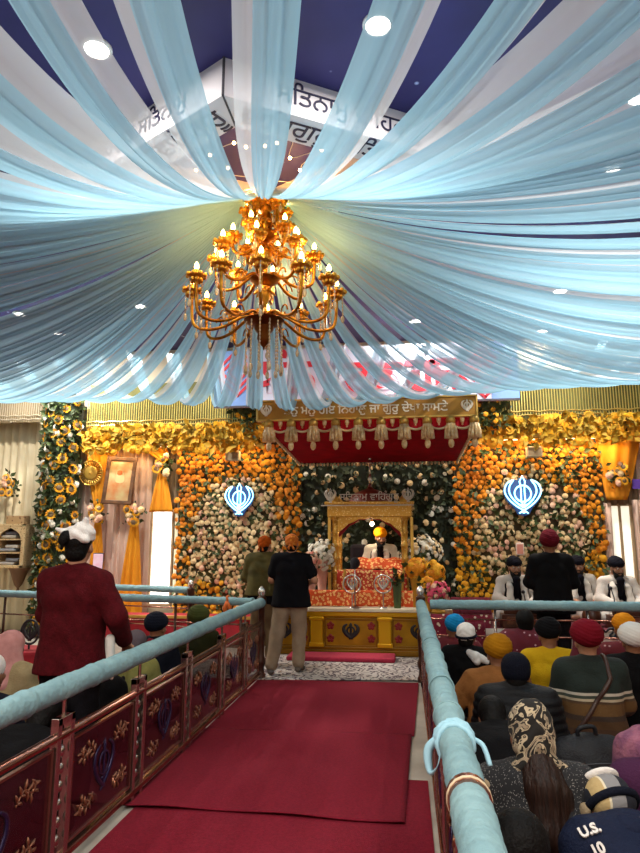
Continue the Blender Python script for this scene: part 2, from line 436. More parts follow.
for k in range(4):
    a, c, d, e = OUT[k], OUT[(k+1) % 4], INN[(k+1) % 4], INN[k]
    x = MB()
    vs = [(p.x, p.y, z) for z in (zb, zt-0.002) for p in (a, c, d, e)]
    x.add(vs, [(0, 1, 2, 3), (7, 6, 5, 4), (0, 4, 5, 1), (1, 5, 6, 2), (2, 6, 7, 3), (3, 7, 4, 0)])
    pn = x.build('frame_panel', M_board, fr)
    mid = (a+c)/2; ex = (c-a).normalized(); out = ex.cross(UP)
    if out.dot(mid-FC) < 0: out = -out
    X1 = (-out).cross(UP); ln = (c-a).length
    words = ['ਸਿਤਨਾਮੁ ਵਾਿਹਗੁਰੂ', 'ਵਾਿਹਗੁਰੂ ਸਿਤਨਾਮੁ']
    text_mb(words[k % 2], 0.22, basis(Vector((mid.x, mid.y, (zb+zt)/2))+out*0.006, X1, -out, UP), 0.003).build('lettering', M_ink, pn)
    ctr = (a+c+d+e)/4; ctr.z = zb-0.006
    text_mb(words[(k+1) % 2], 0.27, basis(ctr, UP.cross(out), UP, out), 0.003).build('lettering', M_ink, pn)
    MB().tube([(a.x, a.y, zb), (a.x, a.y, zt)], 0.012, 6).tube([(a.x, a.y, zb-0.002), (e.x, e.y, zb-0.002)], 0.009, 6).build('seam', M_line, pn)
# fairy lights strung above the gathered cloth
M_fairy = mat('warm fairy bulb', '#ffd9a0', 0.4, emit=25, ecol='#ffcf8a'); M_wire = mat('thin wire', '#c9c2b4', 0.5)
fl = thing('fairy_lights', 'string of warm fairy lights above the gathered drape centre', 'string lights', (CH.x, CH.y, 5.12))
FP = [(228, 168), (210, 155), (246, 147), (234, 143), (265, 146), (277, 143), (293, 140), (290, 158), (322, 150), (345, 188), (300, 170), (196, 170)]
pts = [pz(x, y, 5.12) for x, y in FP]
pts.sort(key=lambda p: math.atan2(p.y-CH.y, p.x-CH.x))
MB().tube(cat_rom(pts, 4, True), 0.004, 5, closed=True).build('wire', M_wire, fl)
for p in pts: MB().ell(p, 0.016, 8, 6).build('fairy_bulb', M_fairy, fl, smooth=True)
# ================= ceiling drapes =================
M_blue = cloth_sheer('light blue sheer cloth', '#9ccbe0', 0.17, 0.45)
M_white = cloth_sheer('whitish sheer cloth', '#d6dee4', 0.44, 0.5)
ZC = 4.93
RX, YF, YN = 6.7, 4.0, 4.5
per = []
def seg(a, b, sp):
    n = max(1, round(math.hypot(b[0]-a[0], b[1]-a[1])/sp))
    for i in range(n):
        t = (i+0.5)/n; per.append((a[0]+(b[0]-a[0])*t, a[1]+(b[1]-a[1])*t))
seg((-RX, YF), (RX, YF), 0.68); seg((RX, YF), (RX, -YN), 0.52); seg((RX, -YN), (-RX, -YN), 0.74); seg((-RX, -YN), (-RX, YF), 0.52)
def drape_path(q, t):
    L_ = math.hypot(*q); ux, uy = q[0]/L_, q[1]/L_
    r = 0.10+(L_-0.10)*t
    far = max(0, uy)
    sag = 1.17+0.25*uy**4 if uy > 0 else 1.12-0.22*(-uy)
    zp = 4.62
    s = 4*t*(1-t)*(0.82+0.36*t)
    return Vector((CH.x+ux*r, CH.y+uy*r, ZC+(zp-ZC)*t-sag*s)), Vector((-uy, ux, 0))
def make_drape(q, seed):
    rnd = random.Random(seed)
    ph = rnd.uniform(0, 6); side = -1 if q[0] > 0 else 1
    if rnd.random() < 0.25: side = -side
    wf = rnd.uniform(0.90, 1.12)
    near = q[1] < -YN+0.01; farr = q[1] > YF-0.01
    tilt = rnd.uniform(-0.25, 0.25)
    def wid(t): 
        e = min(1, t/0.55); e = e*e*(3-2*e)
        return (0.028+(0.085 if near else 0.075 if farr else 0.09)*e)*wf
    def f(u, v, lo=-1, hi=1, lift=0.0, amp=0.016):
        t = u; P, lat = drape_path(q, t); w = wid(t); c = lo+(hi-lo)*v
        fold = amp*math.sin(c*7+ph+t*1.5)*min(1, t*4)+amp*0.6*math.sin(c*15+ph*2-t*2)*min(1, t*4)
        return P+lat*(w*c)+Vector((0, 0, 0.30*w*c*c+fold+w*c*tilt+lift))
    x = MB().sheet(lambda u, v: f(u, v), 34, 14)
    y = MB().sheet(lambda u, v: f(u, v, side*0.4, side*(1.9 if near else 1.25 if farr else 1.7), 0.012, 0.010), 34, 8)
    return x, y
def clipseg(q):
    """where the drape leaves the frame / where its loop hangs"""
    o = [proj(drape_path(q, i/40)[0]) for i in range(1, 41)]
    for i, p in enumerate(o):
        if p[0] < 0: return ('L', p[1])
        if p[0] > 640: return ('R', p[1])
        if p[1] < 0: return ('T', p[0])
    k = max(range(len(o)), key=lambda i: o[i][1])
    return ('B', o[k][0])
drs = []
for i, q in enumerate(per):
    x, y = make_drape(q, i)
    p = drape_path(q, 0)[0]
    o = x.build('ceiling_drape', M_blue, smooth='all')
    y.build('sheer_edge', M_white, o, smooth='all')
    drs.append((clipseg(q), o))
ORD = ['first', 'second', 'third', 'fourth', 'fifth', 'sixth', 'seventh', 'eighth', 'ninth', 'tenth', 'eleventh', 'twelfth', 'thirteenth', 'fourteenth', 'fifteenth', 'sixteenth', 'seventeenth', 'eighteenth', 'nineteenth', 'twentieth'] + ['number %d' % k for k in range(21, 60)]
for key, txt, rev in (('T', "blue drape crossing the photo's top edge, %s from left", False), ('L', "blue drape leaving by the photo's left edge, %s from top", False),
                      ('R', "blue drape leaving by the photo's right edge, %s from top", False), ('B', 'blue drape looping low before the back wall, %s loop from left', False)):
    g = sorted([d for d in drs if d[0][0] == key], key=lambda d: d[0][1])
    for j, d in enumerate(g): tag(d[1], txt % ORD[j], 'ceiling drape', 'light blue ceiling drapes')
# gathered knot where all drapes meet
x = MB().lathe([(0.0, 0.12), (0.07, 0.12), (0.13, 0.04), (0.16, -0.02), (0.13, -0.06), (0.08, -0.05), (0.0, -0.03)], (CH.x, CH.y, ZC+0.03), 24)
tag(x.build('gathering_ring', M_trim, smooth=True), 'white ring gathering the drapes above the chandelier', 'ring')

# ================= chandelier =================
CHX = pt(265, 270, 5.6).x
def zy(y): return pt(265, y, 5.6).z
M_gold = mat('antique gold metal', '#c58a2c', 0.28, 0.95, col2='#8a5416', scale=14)
M_bronze = mat('dark bronze', '#6b3f17', 0.35, 0.9)
M_bulb = mat('lit candle bulb', '#ffe2b0', 0.3, emit=28, ecol='#ffc266')
M_crys = mat('champagne crystal', '#e9d7b4', 0.08, 0.0, spec=0.8, trans=0.55)
M_cup = mat('gold candle cup', '#d79a34', 0.3, 0.9)
ch = thing('chandelier', 'large golden chandelier with candle bulbs hanging from the gathered drapes', 'chandelier', (CHX, 5.6, zy(350)))
cz = lambda y: zy(y)-zy(350)
for yy_, rr_ in ((206, 0.10), (226, 0.09), (254, 0.09), (294, 0.08), (316, 0.11)):   # rings of gilt leaves on the stem
    for k in range(8):
        a = k*PI/4+yy_; d = Vector((math.cos(a), math.sin(a), 0)); b0 = Vector((0, 0, cz(yy_)))
        MB().tube([b0+d*0.03, b0+d*rr_*0.8+Vector((0, 0, 0.03)), b0+d*rr_*1.3-Vector((0, 0, 0.01))], [0.012, 0.024, 0.006], 6).build('gilt_leaf', M_cup, ch, smooth='all', world=False)
# central stem, dishes, finial
MB().lathe([(0, cz(194)), (0.03, cz(196)), (0.075, cz(200)), (0.085, cz(207)), (0.04, cz(212)), (0.055, cz(218)), (0.075, cz(226)), (0.03, cz(232)), (0.025, cz(244)), (0.06, cz(250)), (0.075, cz(256)), (0.03, cz(262)),
            (0.022, cz(276)), (0.05, cz(288)), (0.06, cz(297)), (0.025, cz(304)), (0.022, cz(318)), (0.04, cz(321)), (0, cz(322))], n=20).build('stem', M_gold, ch, smooth=True, world=False)
def dish(y, r, m=M_gold):
    return MB().lathe([(0.02, cz(y)+0.01), (r, cz(y)+0.012), (r*1.03, cz(y)), (r*0.9, cz(y)-0.02), (r*0.5, cz(y)-0.06), (0.02, cz(y)-0.07)], n=28).build('dish', m, ch, smooth=True, world=False)
dish(236, 0.13); dish(280, 0.14); dish(321, 0.185, M_bronze)
MB().lathe([(0.10, cz(324)), (0.09, cz(330)), (0.06, cz(334)), (0.065, cz(339)), (0.04, cz(344)), (0.012, cz(347)), (0.0, cz(351))], n=18).build('finial', M_bronze, ch, smooth=True, world=False)
def arm(r, zs, ze, dip, a, bulbs=1, strand=0.28):
    M = Matrix.Rotation(a, 4, 'Z')
    pth = cat_rom([(0.06, 0, zs), (r*0.28, 0, zs+0.03), (r*0.55, 0, zs-dip*0.7), (r*0.80, 0, zs-dip), (r*0.97, 0, zs-dip*0.35), (r, 0, ze-0.06)], 5)
    o = MB().tube([M @ p for p in pth], 0.0155, 8).build('arm', M_gold, ch, smooth='all', world=False)
    # a curl on the arm and a leaf
    cur = [M @ Vector((r*0.55+0.07*math.cos(t)*(1-t/9), 0, zs-dip*0.35+0.075*math.sin(t)*(1-t/9))) for t in [i*0.55 for i in range(12)]]
    MB().tube(cur, 0.008, 6).build('scroll', M_gold, o, smooth='all', world=False)
    B = M @ Vector((r, 0, ze))
    cup = MB().lathe([(0.0, -0.09), (0.018, -0.085), (0.022, -0.065), (0.014, -0.05), (0.05, -0.035), (0.082, -0.012), (0.080, -0.003), (0.03, -0.012), (0.018, 0.0), (0.017, 0.055), (0.0, 0.055)], B, 12)
    for k in range(8):   # petals round the drip pan
        aa = k*PI/4; cup.ell(B+Vector((0.078*math.cos(aa), 0.078*math.sin(aa), -0.002)), (0.022, 0.022, 0.024), 6, 5).ell(B+Vector((0.045*math.cos(aa+.4), 0.045*math.sin(aa+.4), -0.045)), (0.02, 0.02, 0.026), 6, 5)
    cup.build('candle_cup', M_cup, o, smooth=True, world=False)
    MB().lathe([(0.0, 0.055), (0.014, 0.058), (0.022, 0.075), (0.019, 0.098), (0.008, 0.118), (0, 0.13)], B, 10).build('candle_bulb', M_bulb, o, smooth='all', world=False)
    if strand:
        for j, (dx, ln) in enumerate(((0.055, strand*0.55), (-0.055, strand))):
            cs = MB()
            P = B+(M @ Vector((dx, 0, -0.02)))
            n = int(ln/0.035)
            for i in range(n): cs.ell(P-Vector((0, 0, 0.02+i*0.035)), (0.009, 0.009, 0.019), 6, 4)
            cs.ell(P-Vector((0, 0, 0.03+n*0.035+0.01)), (0.018, 0.018, 0.038), 8, 6)
            cs.build('crystal_strand', M_crys, o, smooth='all', world=False)
for k in range(12): arm(0.68, cz(320), cz(291), 0.10, k*PI/6+0.17, strand=0.42)
for k in range(8): arm(0.47, cz(280), cz(257), 0.09, k*PI/4+0.05, strand=0.18)
for k in range(6): arm(0.31, cz(250), cz(238), 0.06, k*PI/3+0.3, strand=0.14)
for k in range(5): arm(0.18, cz(232), cz(209), 0.05, k*PI/2.5+0.52, strand=0.12)
for k in range(12):
    a = k*PI/6; x = MB(); P = Vector((0.17*math.cos(a), 0.17*math.sin(a), cz(323)))
    for i in range(12): x.ell(P-Vector((0, 0, 0.02+i*0.035)), (0.009, 0.009, 0.019), 6, 4)
    x.ell(P-Vector((0, 0, 0.46)), (0.02, 0.02, 0.04), 8, 6)
    x.build('crystal_drop', M_crys, ch, smooth='all', world=False)
for k in range(6):
    a = k*PI/3+0.4
    lamp('chandelier lamp', 'POINT', (CHX+0.5*math.cos(a), 5.6+0.5*math.sin(a), zy(262)), 11, (1, 0.55, 0.18), 0.06)
for k in range(3):
    a = k*2.1; lamp('chandelier lamp', 'POINT', (CHX+0.22*math.cos(a), 5.6+0.22*math.sin(a), zy(203)), 20, (1, 0.46, 0.11), 0.04)
# ================= flowers =================
M_yel = mat('yellow orange petals', '#f0a012', 0.7, col2='#d97a08', scale=1.5)
M_yel2 = mat('yellow petals', '#f2b820', 0.7, col2='#e39a10', scale=2)
M_ivory = mat('ivory petals', '#ecd2a0', 0.7, col2='#d6b27e', scale=2)
M_pink = mat('pale pink petals', '#ecc0a0', 0.7, col2='#dba488', scale=2)
M_wht = mat('white petals', '#e8e2d2', 0.7)
M_hot = mat('hot pink petals', '#e0526e', 0.7, col2='#c93a5a', scale=3)
M_leaf = mat('dark green leaves', '#2f3f1c', 0.6, col2='#46552a', scale=3)
M_leafd = mat('deep green leaves', '#1c2415', 0.6, col2='#2b3a20', scale=3)
M_brown = mat('brown flower centre', '#6e5a40', 0.8)
M_stemy = mat('olive dried leaves', '#a08426', 0.7, col2='#c79a20', scale=4)
def bloom(n1=6, n2=5, r=1.0, open_=0.6):
    """layered rose or marigold: petals face -Y"""
    x = MB()
    for n, rr, tilt, off, dep in ((n1, 1.0, 0.3, 0.0, 0.0), (n2, 0.66, 0.9, 0.5, -0.22), (3, 0.36, 1.3, 0.2, -0.36)):
        for k in range(n):
            a = 2*PI*(k+off)/n; w = PI/n*1.25
            vs = []
            for (rad, wa, h) in ((0.08, 0.5, 0), (0.6, 1.0, 0.16), (1.0, 0.6, -0.02)):
                for sgn in (-1, 1):
                    aa = a+sgn*w*wa
                    vs.append((rr*rad*math.cos(aa)*r, (dep-h-rad*math.sin(tilt)*rr*0.45)*r, rr*rad*math.sin(aa)*r))
            x.add(vs, [(0, 1, 3, 2), (2, 3, 5, 4)])
    return x
def sunflower():
    x = MB()
    for ring, (n, r1, off) in enumerate(((13, 1.0, 0), (13, 0.85, 0.5))):
        for k in range(n):
            a = 2*PI*(k+off)/n
            c, s_ = math.cos(a), math.sin(a)
            def q(r, w, y): return (r*c-w*s_, y, r*s_+w*c)
            x.add([q(0.4, 0, -0.1), q(0.7, -0.14, -0.16-ring*0.06), q(r1, 0, -0.05-ring*0.08), q(0.7, 0.14, -0.16-ring*0.06)], [(0, 1, 2, 3)], 0)
    x.ell((0, -0.12, 0), (0.46, 0.14, 0.46), 12, 6, 1)
    return x
def leaf():
    x = MB(); x.add([(0, 0, 0), (0.28, -0.12, 0.45), (0, -0.02, 1), (-0.28, -0.12, 0.45), (0, 0.02, 0.5)], [(0, 1, 4), (1, 2, 4), (2, 3, 4), (3, 0, 4)]); return x
B_ROSE, B_SUN, B_LEAF = bloom(), sunflower(), leaf()
def mesh_of(mb, name, mats):
    o = mb.build(name, mats, fix=False); me = o.data; bpy.data.objects.remove(o); return me
ME = {}
def bloom_mesh(key, mb, mats):
    if key not in ME: ME[key] = mesh_of(mb, key, mats)
    return ME[key]
def plant(parent, name, items, cap=100):
    """items: (pos, scale, rotation Euler, key, template, mats); the nearest/largest `cap` become parts, the rest one stuff part per kind"""
    items = list(items); random.shuffle(items); items.sort(key=lambda t: -t[1])
    first, rest = items[:cap], items[cap:]
    inv = root_mw(parent).inverted()
    for p, s, e, key, tmpl, ms in first:
        o = bpy.data.objects.new(name, bloom_mesh(key, tmpl, ms)); COL.objects.link(o); o.parent = parent
        o.matrix_local = inv @ Matrix.LocRotScale(p, e, Vector((s, s, s)))
    by = {}
    for it in rest: by.setdefault(it[3], []).append(it)
    allm = []; x = MB()
    for key, its in by.items():
        ms = its[0][5]; off = len(allm); allm += list(ms)
        for p, s, e, _, tmpl, _m in its:
            T = Matrix.LocRotScale(p, e, Vector((s, s, s))); o = len(x.v)
            x.v += [tuple(T @ Vector(v)) for v in tmpl.v]; x.f += [tuple(i+o for i in f) for f in tmpl.f]; x.m += [m_+off for m_ in tmpl.m]
    if x.v:
        o = x.build('more_'+name+'s', allm, parent, fix=False); o['kind'] = 'stuff'
def foliage(parent, pts, m, name='foliage', lo=0.08, hi=0.16, tilt=0.9, down=False):
    x = MB()
    for p in pts:
        s = random.uniform(lo, hi)
        x.mb(B_LEAF, Matrix.LocRotScale(Vector(p), Euler((random.uniform(0.2, tilt), random.uniform(-3.1, 3.1), random.uniform(-0.5, 0.5))), Vector((s, s, s))))
    o = x.build(name, m, parent, smooth='all', fix=False); o['kind'] = 'stuff'; return o
def rot_rand(t=0.45): return Euler((random.uniform(-t, t), random.uniform(-PI, PI), random.uniform(-t, t)))
def floral_panel(label, x0, x1, z0, z1, yf, sp, colfn, base_m, leaf_m, nleaf, size=0.07):
    t = thing('floral_panel', label, 'flower wall', ((x0+x1)/2, yf+0.06, z0))
    MB().span((x0, yf, z0), (x1, yf+0.1, z1)).build('backing_board', base_m, t)
    its = []; nz = int((z1-z0)/(sp*0.87)); nx = int((x1-x0)/sp)
    for j in range(nz+1):
        for i in range(nx+1):
            x = x0+(i+0.5*(j % 2))*sp+random.uniform(-0.3, 0.3)*sp; z = z0+j*sp*0.87+random.uniform(-0.3, 0.3)*sp
            if x > x1 or z > z1: continue
            r = colfn(x, z)
            if not r: continue
            key, m_ = r
            its.append((Vector((x, yf-random.uniform(0.0, 0.04), z)), size*random.uniform(0.75, 1.2), rot_rand(), key, B_ROSE, [m_]))
    plant(t, 'flower', its)
    foliage(t, [(random.uniform(x0, x1), yf-random.uniform(0, 0.03), random.uniform(z0, z1)) for _ in range(nleaf)], leaf_m)
    return t
DP = 11.24
def ell_in(x, z, c, r): return ((x-c[0])/r[0])**2+((z-c[1])/r[1])**2
xl0, xl1 = pt(179, 500, DP).x, pt(301, 500, DP).x
cL = pt(237, 545, DP); rxL = (pt(290, 545, DP).x-cL.x); rzL = pt(237, 480, DP).z-cL.z
def colL(x, z):
    d = ell_in(x, z, (cL.x, cL.z), (rxL, rzL))+random.uniform(-0.25, 0.25)
    if z < 0.95 and x < cL.x-0.25: return ('yellow flower', M_yel2)
    if d < 1: return ('ivory flower', M_ivory) if random.random() < 0.86 else ('pink flower', M_pink)
    return ('orange flower', M_yel)
M_back = mat('flower wall backing', '#3a2a14', 0.9, col2='#4d3c1c', scale=6)
M_backg = mat('dark hedge backing', '#10150c', 0.9, col2='#1c2613', scale=5)
floral_panel('orange and ivory flower wall left of the canopy, with the smaller neon emblem', xl0, xl1, 0.0, 3.45, DP, 0.098, colL, M_back, M_leaf, 800, 0.054)
xr0, xr1 = pt(456, 500, DP).x, pt(602, 500, DP).x
cR = pt(533, 545, DP); rxR = pt(590, 545, DP).x-cR.x; rzR = pt(533, 472, DP).z-cR.z
def colR(x, z):
    d = ell_in(x, z, (cR.x, cR.z), (rxR, rzR))+random.uniform(-0.25, 0.25)
    if z < 1.45 and abs(x-cR.x) > 0.62+0.5*max(0, z-0.9): return ('yellow flower', M_yel2)
    if d < 1:
        if random.random() < 0.12: return None
        return ('ivory flower', M_ivory) if random.random() < 0.8 else ('pink flower', M_pink)
    return ('orange flower', M_yel)
floral_panel('orange and ivory flower wall behind the singers, with the larger neon emblem', xr0, xr1, 0.0, 3.4, DP, 0.098, colR, M_back, M_leaf, 1000, 0.054)
def colC(x, z):
    r = random.random()
    if r < 0.45: return None
    return ('ivory flower', M_ivory) if r < 0.85 else ('white flower', M_wht)
floral_panel('dark green leafy wall with scattered cream blooms behind the golden canopy frame', xl1+0.01, xr0-0.01, 0.0, 3.5, DP+0.04, 0.17, colC, M_backg, M_leafd, 1500, 0.055)

# sunflower column
cx = (pt(40, 500, 11.1).x+pt(82, 500, 11.1).x)/2; cr = (pt(82, 500, 11.1).x-pt(40, 500, 11.1).x)/2*0.86
t = thing('sunflower_column', 'tall leafy column studded with sunflowers and white blooms, at left', 'flower column', (cx, 11.1, 0))
MB().lathe([(0, 0), (cr*0.85, 0), (cr*0.85, 4.35), (0, 4.35)], (cx, 11.1, 0), 20).build('core', M_leafd, t)
def on_col(a, z, k=1.0): return Vector((cx+cr*k*math.sin(a), 11.1-cr*k*math.cos(a), z))
its = []
for j in range(20):
    for i in range(3):
        a = (i-1)*0.85+(0.42 if j % 2 else 0)+random.uniform(-0.2, 0.2)-0.2
        its.append((on_col(a, 0.32+j*0.204+random.uniform(-0.06, 0.06), 1.02), random.uniform(0.085, 0.115), Euler((random.uniform(-.2, .2), random.uniform(-3, 3), a)), 'sunflower bloom', B_SUN, [M_yel2, M_brown]))
plant(t, 'sunflower', its)
its = [(on_col(random.uniform(-1.4, 1.4), random.uniform(0.3, 4.2), 1.0), random.uniform(0.05, 0.075), Euler((0, random.uniform(-3, 3), random.uniform(-1, 1))), 'white flower', B_ROSE, [M_wht]) for _ in range(60)]
plant(t, 'white_flower', its)
foliage(t, [on_col(random.uniform(-1.6, 1.6), random.uniform(0.05, 4.3), random.uniform(0.85, 1.0)) for _ in range(1400)], M_leaf, lo=0.09, hi=0.17, tilt=1.3)

# yellow leaf garlands under the bead fringes, fringes, soffits
M_bead = mat('gold bead string', '#d9c06a', 0.3, 0.6); M_beads = mat('silver bead string', '#cbbfa8', 0.3, 0.5); M_pel = mat('olive pelmet', '#55562c', 0.8, col2='#6c6a34', scale=5); M_pelb = mat('tan pelmet', '#9c8d6e', 0.8)
def garland(label, xa, xb, z0, z1, y):
    t = thing('yellow_garland', label, 'garland', ((xa+xb)/2, y, z0))
    x = MB()
    its = [(Vector((random.uniform(xa, xb), y-random.uniform(0, 0.1), z0+(z1-z0)*random.random()**0.8)), random.uniform(0.06, 0.10), rot_rand(0.6), 'yellow flower', B_ROSE, [M_yel2]) for _ in range(int((xb-xa)*75))]
    MB().span((xa, y, z0+0.12), (xb, y+0.08, z1)).build('backing_board', mat('olive backing', '#5d4a14', 0.9), t)
    plant(t, 'flower', its)
    foliage(t, [(random.uniform(xa, xb), y-random.uniform(0.02, 0.12), random.uniform(z0+0.05, z1)) for _ in range(int((xb-xa)*110))], M_stemy, lo=0.12, hi=0.2, tilt=1.2)
YG = 10.95
def fringe(label, xa, xb, z0, z1, y, m, sp=0.045, pel=None):
    t = thing('bead_fringe', label, 'bead fringe', ((xa+xb)/2, y, z1))
    MB().span((xa, y+0.05, z0), (xb, y+0.11, z1+0.25)).build('pelmet', pel or M_pel, t)
    n = int((xb-xa)/sp); x = MB()
    for i in range(n+1):
        px_ = xa+i*sp; ln = 0.95+0.05*math.sin(i*0.9)
        x.box((px_, y, z1-(z1-z0)*ln/2), (0.012, 0.012, (z1-z0)*ln))
        if i % 2 == 0: x.ell((px_, y, z1-(z1-z0)*ln), 0.018, 6, 4)
    for r_ in (0.03, 0.10):
        x.tube([(xa+(xb-xa)*k/80, y-0.02, z0+r_+0.02*abs(math.sin(k*PI/8))) for k in range(81)], 0.012, 5)
    o = x.build('bead_strings', m, t); o['kind'] = 'stuff'
gz0, gz1 = pt(150, 452, YG).z, pt(150, 427, YG).z
fz1 = pt(150, 396, YG).z
gl0, gl1 = cx+cr+0.14, pt(268, 430, YG).x
gr0, gr1 = pt(474, 430, YG).x, pt(700, 430, YG).x
garland('wide yellow flower garland above the left flower wall and window', gl0, gl1, gz0, gz1, YG)
garland('wide yellow flower garland above the right flower wall', gr0, gr1, gz0, gz1, YG)
fringe('gold bead fringe above the left yellow garland', gl0, gl1, gz1, fz1, YG, M_bead)
fringe('gold bead fringe above the right yellow garland', gr0, gr1, gz1, fz1, YG, M_bead)
fringe('silver bead fringe over the pale curtain at far left', -8.9, pt(42, 405, YG).x, pt(20, 422, YG).z, pt(20, 390, YG).z, YG, M_beads, pel=M_pelb)
# leafy sprays between fringe and gold banner
def spray(label, p, r, n, m, nb, bm_):
    t = thing('leafy_spray', label, 'leaves', p)
    foliage(t, [Vector(p)+Vector((random.gauss(0, r*0.5), random.uniform(-0.08, 0.04), random.gauss(0, r*0.5))) for _ in range(n)], m, lo=0.1, hi=0.2, tilt=1.3)
    plant(t, 'flower', [(Vector(p)+Vector((random.gauss(0, r*0.5), -0.1, random.gauss(0, r*0.5))), 0.05, rot_rand(), 'yellow flower', B_ROSE, [bm_]) for _ in range(nb)])
spray('spray of green leaves left of the gold lettered banner', pt(250, 412, YG-0.1), 0.3, 150, M_leaf, 5, M_yel2)
spray('spray of green leaves right of the gold lettered banner', pt(488, 412, YG-0.1), 0.3, 150, M_leaf, 6, M_yel2)
# unseen warm light bars, added to wash the flower walls from above
M_fill = mat('cove light diffuser', '#fff0d0', 0.5, emit=6, ecol='#ffdca0'); M_alu = mat('aluminium', '#b8b8b8', 0.35, 0.9)
def fill(label, xa, xb, y, z, en):
    t = thing('added_fill_light', label, 'added light bar', ((xa+xb)/2, y, z))
    MB().span((xa, y-0.03, z), (xb, y+0.03, z+0.04)).build('housing', M_alu, t)
    MB().span((xa+0.02, y-0.025, z-0.008), (xb-0.02, y+0.025, z-0.001)).build('diffuser', M_fill, t)
    lamp('cove lamp', 'AREA', ((xa+xb)/2, y-0.1, z-0.05), en, (1, 0.78, 0.45), xb-xa, (R(-12), 0, 0), size_y=0.08)
fill('added warm light bar behind the left garland', gl0+0.1, gl1-0.1, 11.1, gz0+0.12, FILL)
fill('added warm light bar behind the right garland', gr0+0.1, gr1-1.2, 11.1, gz0+0.12, FILL)
fill('added warm light bar on the wall above the dark green flower wall', xl1+0.1, xr0-0.1, 11.1, 3.6, FILL*0.5)

# ---------- neon emblems ----------
def khanda_curves():
    """(polyline, closed) pieces in a unit square, x right, z up"""
    out = []
    out.append(([(0.40*math.cos(2*PI*k/28), 0.12+0.40*math.sin(2*PI*k/28)) for k in range(28)], True))
    blade = [(0, 0.98), (0.13, 0.72), (0.085, 0.35), (0.10, -0.30), (0.05, -0.36), (0.05, -0.58), (-0.05, -0.58), (-0.05, -0.36), (-0.10, -0.30), (-0.085, 0.35), (-0.13, 0.72)]
    out.append((blade, True))
    for s in (1, -1):
        o = cat_rom([(s*a, 0, b) for a, b in ((0.42, 0.80), (0.74, 0.62), (0.88, 0.25), (0.72, -0.12), (0.38, -0.46), (0.0, -0.70), (-0.22, -0.84))], 6)
        i = cat_rom([(s*a, 0, b) for a, b in ((0.42, 0.80), (0.62, 0.50), (0.66, 0.20), (0.52, -0.10), (0.28, -0.36), (0.02, -0.56))], 6)
        out.append(([(p.x, p.z) for p in o], False)); out.append(([(p.x, p.z) for p in i], False))
    out.append(([(-0.22, -0.40), (-0.1, -0.46), (0.1, -0.46), (0.22, -0.40)], False))
    out.append(([(0.075*math.cos(2*PI*k/12), -0.74+0.075*math.sin(2*PI*k/12)) for k in range(12)], True))
    return out
KC = khanda_curves()
def khanda_mb(c, sx, sz, r, ydir=Vector((0, 1, 0)), xdir=Vector((1, 0, 0)), flat=None):
    x = MB(); c = Vector(c)
    for pl, cl in KC: x.tube([c+xdir*(p[0]*sx)+Vector((0, 0, p[1]*sz)) for p in pl], r, 6, closed=cl, flat=flat)
    return x
def khanda_solid(c, sx, sz, r, xdir=Vector((1, 0, 0)), n=Vector((0, 1, 0))):
    """solid emblem: ring, broad sword, two broad curved swords"""
    x = MB(); c = Vector(c); fl = (n, 0.4)
    def P(a, b): return c+xdir*(a*sx)+Vector((0, 0, b*sz))
    x.tube([P(0.42*math.cos(2*PI*k/24), 0.10+0.42*math.sin(2*PI*k/24)) for k in range(24)], r*0.9, 6, closed=True, flat=fl)
    x.tube([P(0, b) for b in (1.0, 0.75, 0.4, -0.3, -0.6, -0.85)], [r*0.2, r*1.6, r*1.1, r*1.2, r*0.7, r*0.9], 8, flat=fl)
    x.tube([P(a, -0.42) for a in (-0.25, 0, 0.25)], r*0.7, 6, flat=fl)
    for s in (1, -1):
        pts = cat_rom([P(s*a, b) for a, b in ((0.40, 0.82), (0.74, 0.60), (0.84, 0.22), (0.66, -0.16), (0.34, -0.48), (0.0, -0.72), (-0.24, -0.86))], 5)
        N = len(pts); x.tube(pts, [r*(0.3+1.5*math.sin(PI*min(1, (i+1)/N))**0.7) for i in range(N)], 8, flat=fl)
    return x
M_neon = mat('blue white neon', '#bdf3ff', 0.4, emit=3.0, ecol='#8fe0ff'); M_navyb = mat('navy sign backing', '#2b3f6c', 0.5)
def neon(label, px_, py, w, h):
    c = pt(px_, py, 11.06); t = thing('neon_emblem', label, 'neon sign', (c.x, c.y, c.z-h))
    out = [(0, 1.0), (0.25, 0.82), (0.5, 0.84), (0.85, 0.62), (0.98, 0.2), (0.8, -0.25), (0.45, -0.6), (0.3, -0.9), (0, -1.0)]
    ol = [(a*w*0.98, b*h*0.98) for a, b in out]+[(-a*w*0.98, b*h*0.98) for a, b in out[-2:0:-1]]
    MB().poly(ol, 0.012, Matrix.Translation((c.x, c.y+0.05, c.z))).build('backing_plate', M_navyb, t)
    khanda_mb(c, w, h, 0.0115*w/0.3).build('neon_tube', M_neon, t, smooth='all')
    lamp('neon glow', 'POINT', (c.x, c.y-0.15, c.z), 3, (0.5, 0.85, 1), 0.15)
neon('smaller blue neon sword emblem on the left flower wall', 239, 500, 0.285, 0.30)
neon('larger blue neon sword emblem on the right flower wall', 523, 496, 0.335, 0.34)
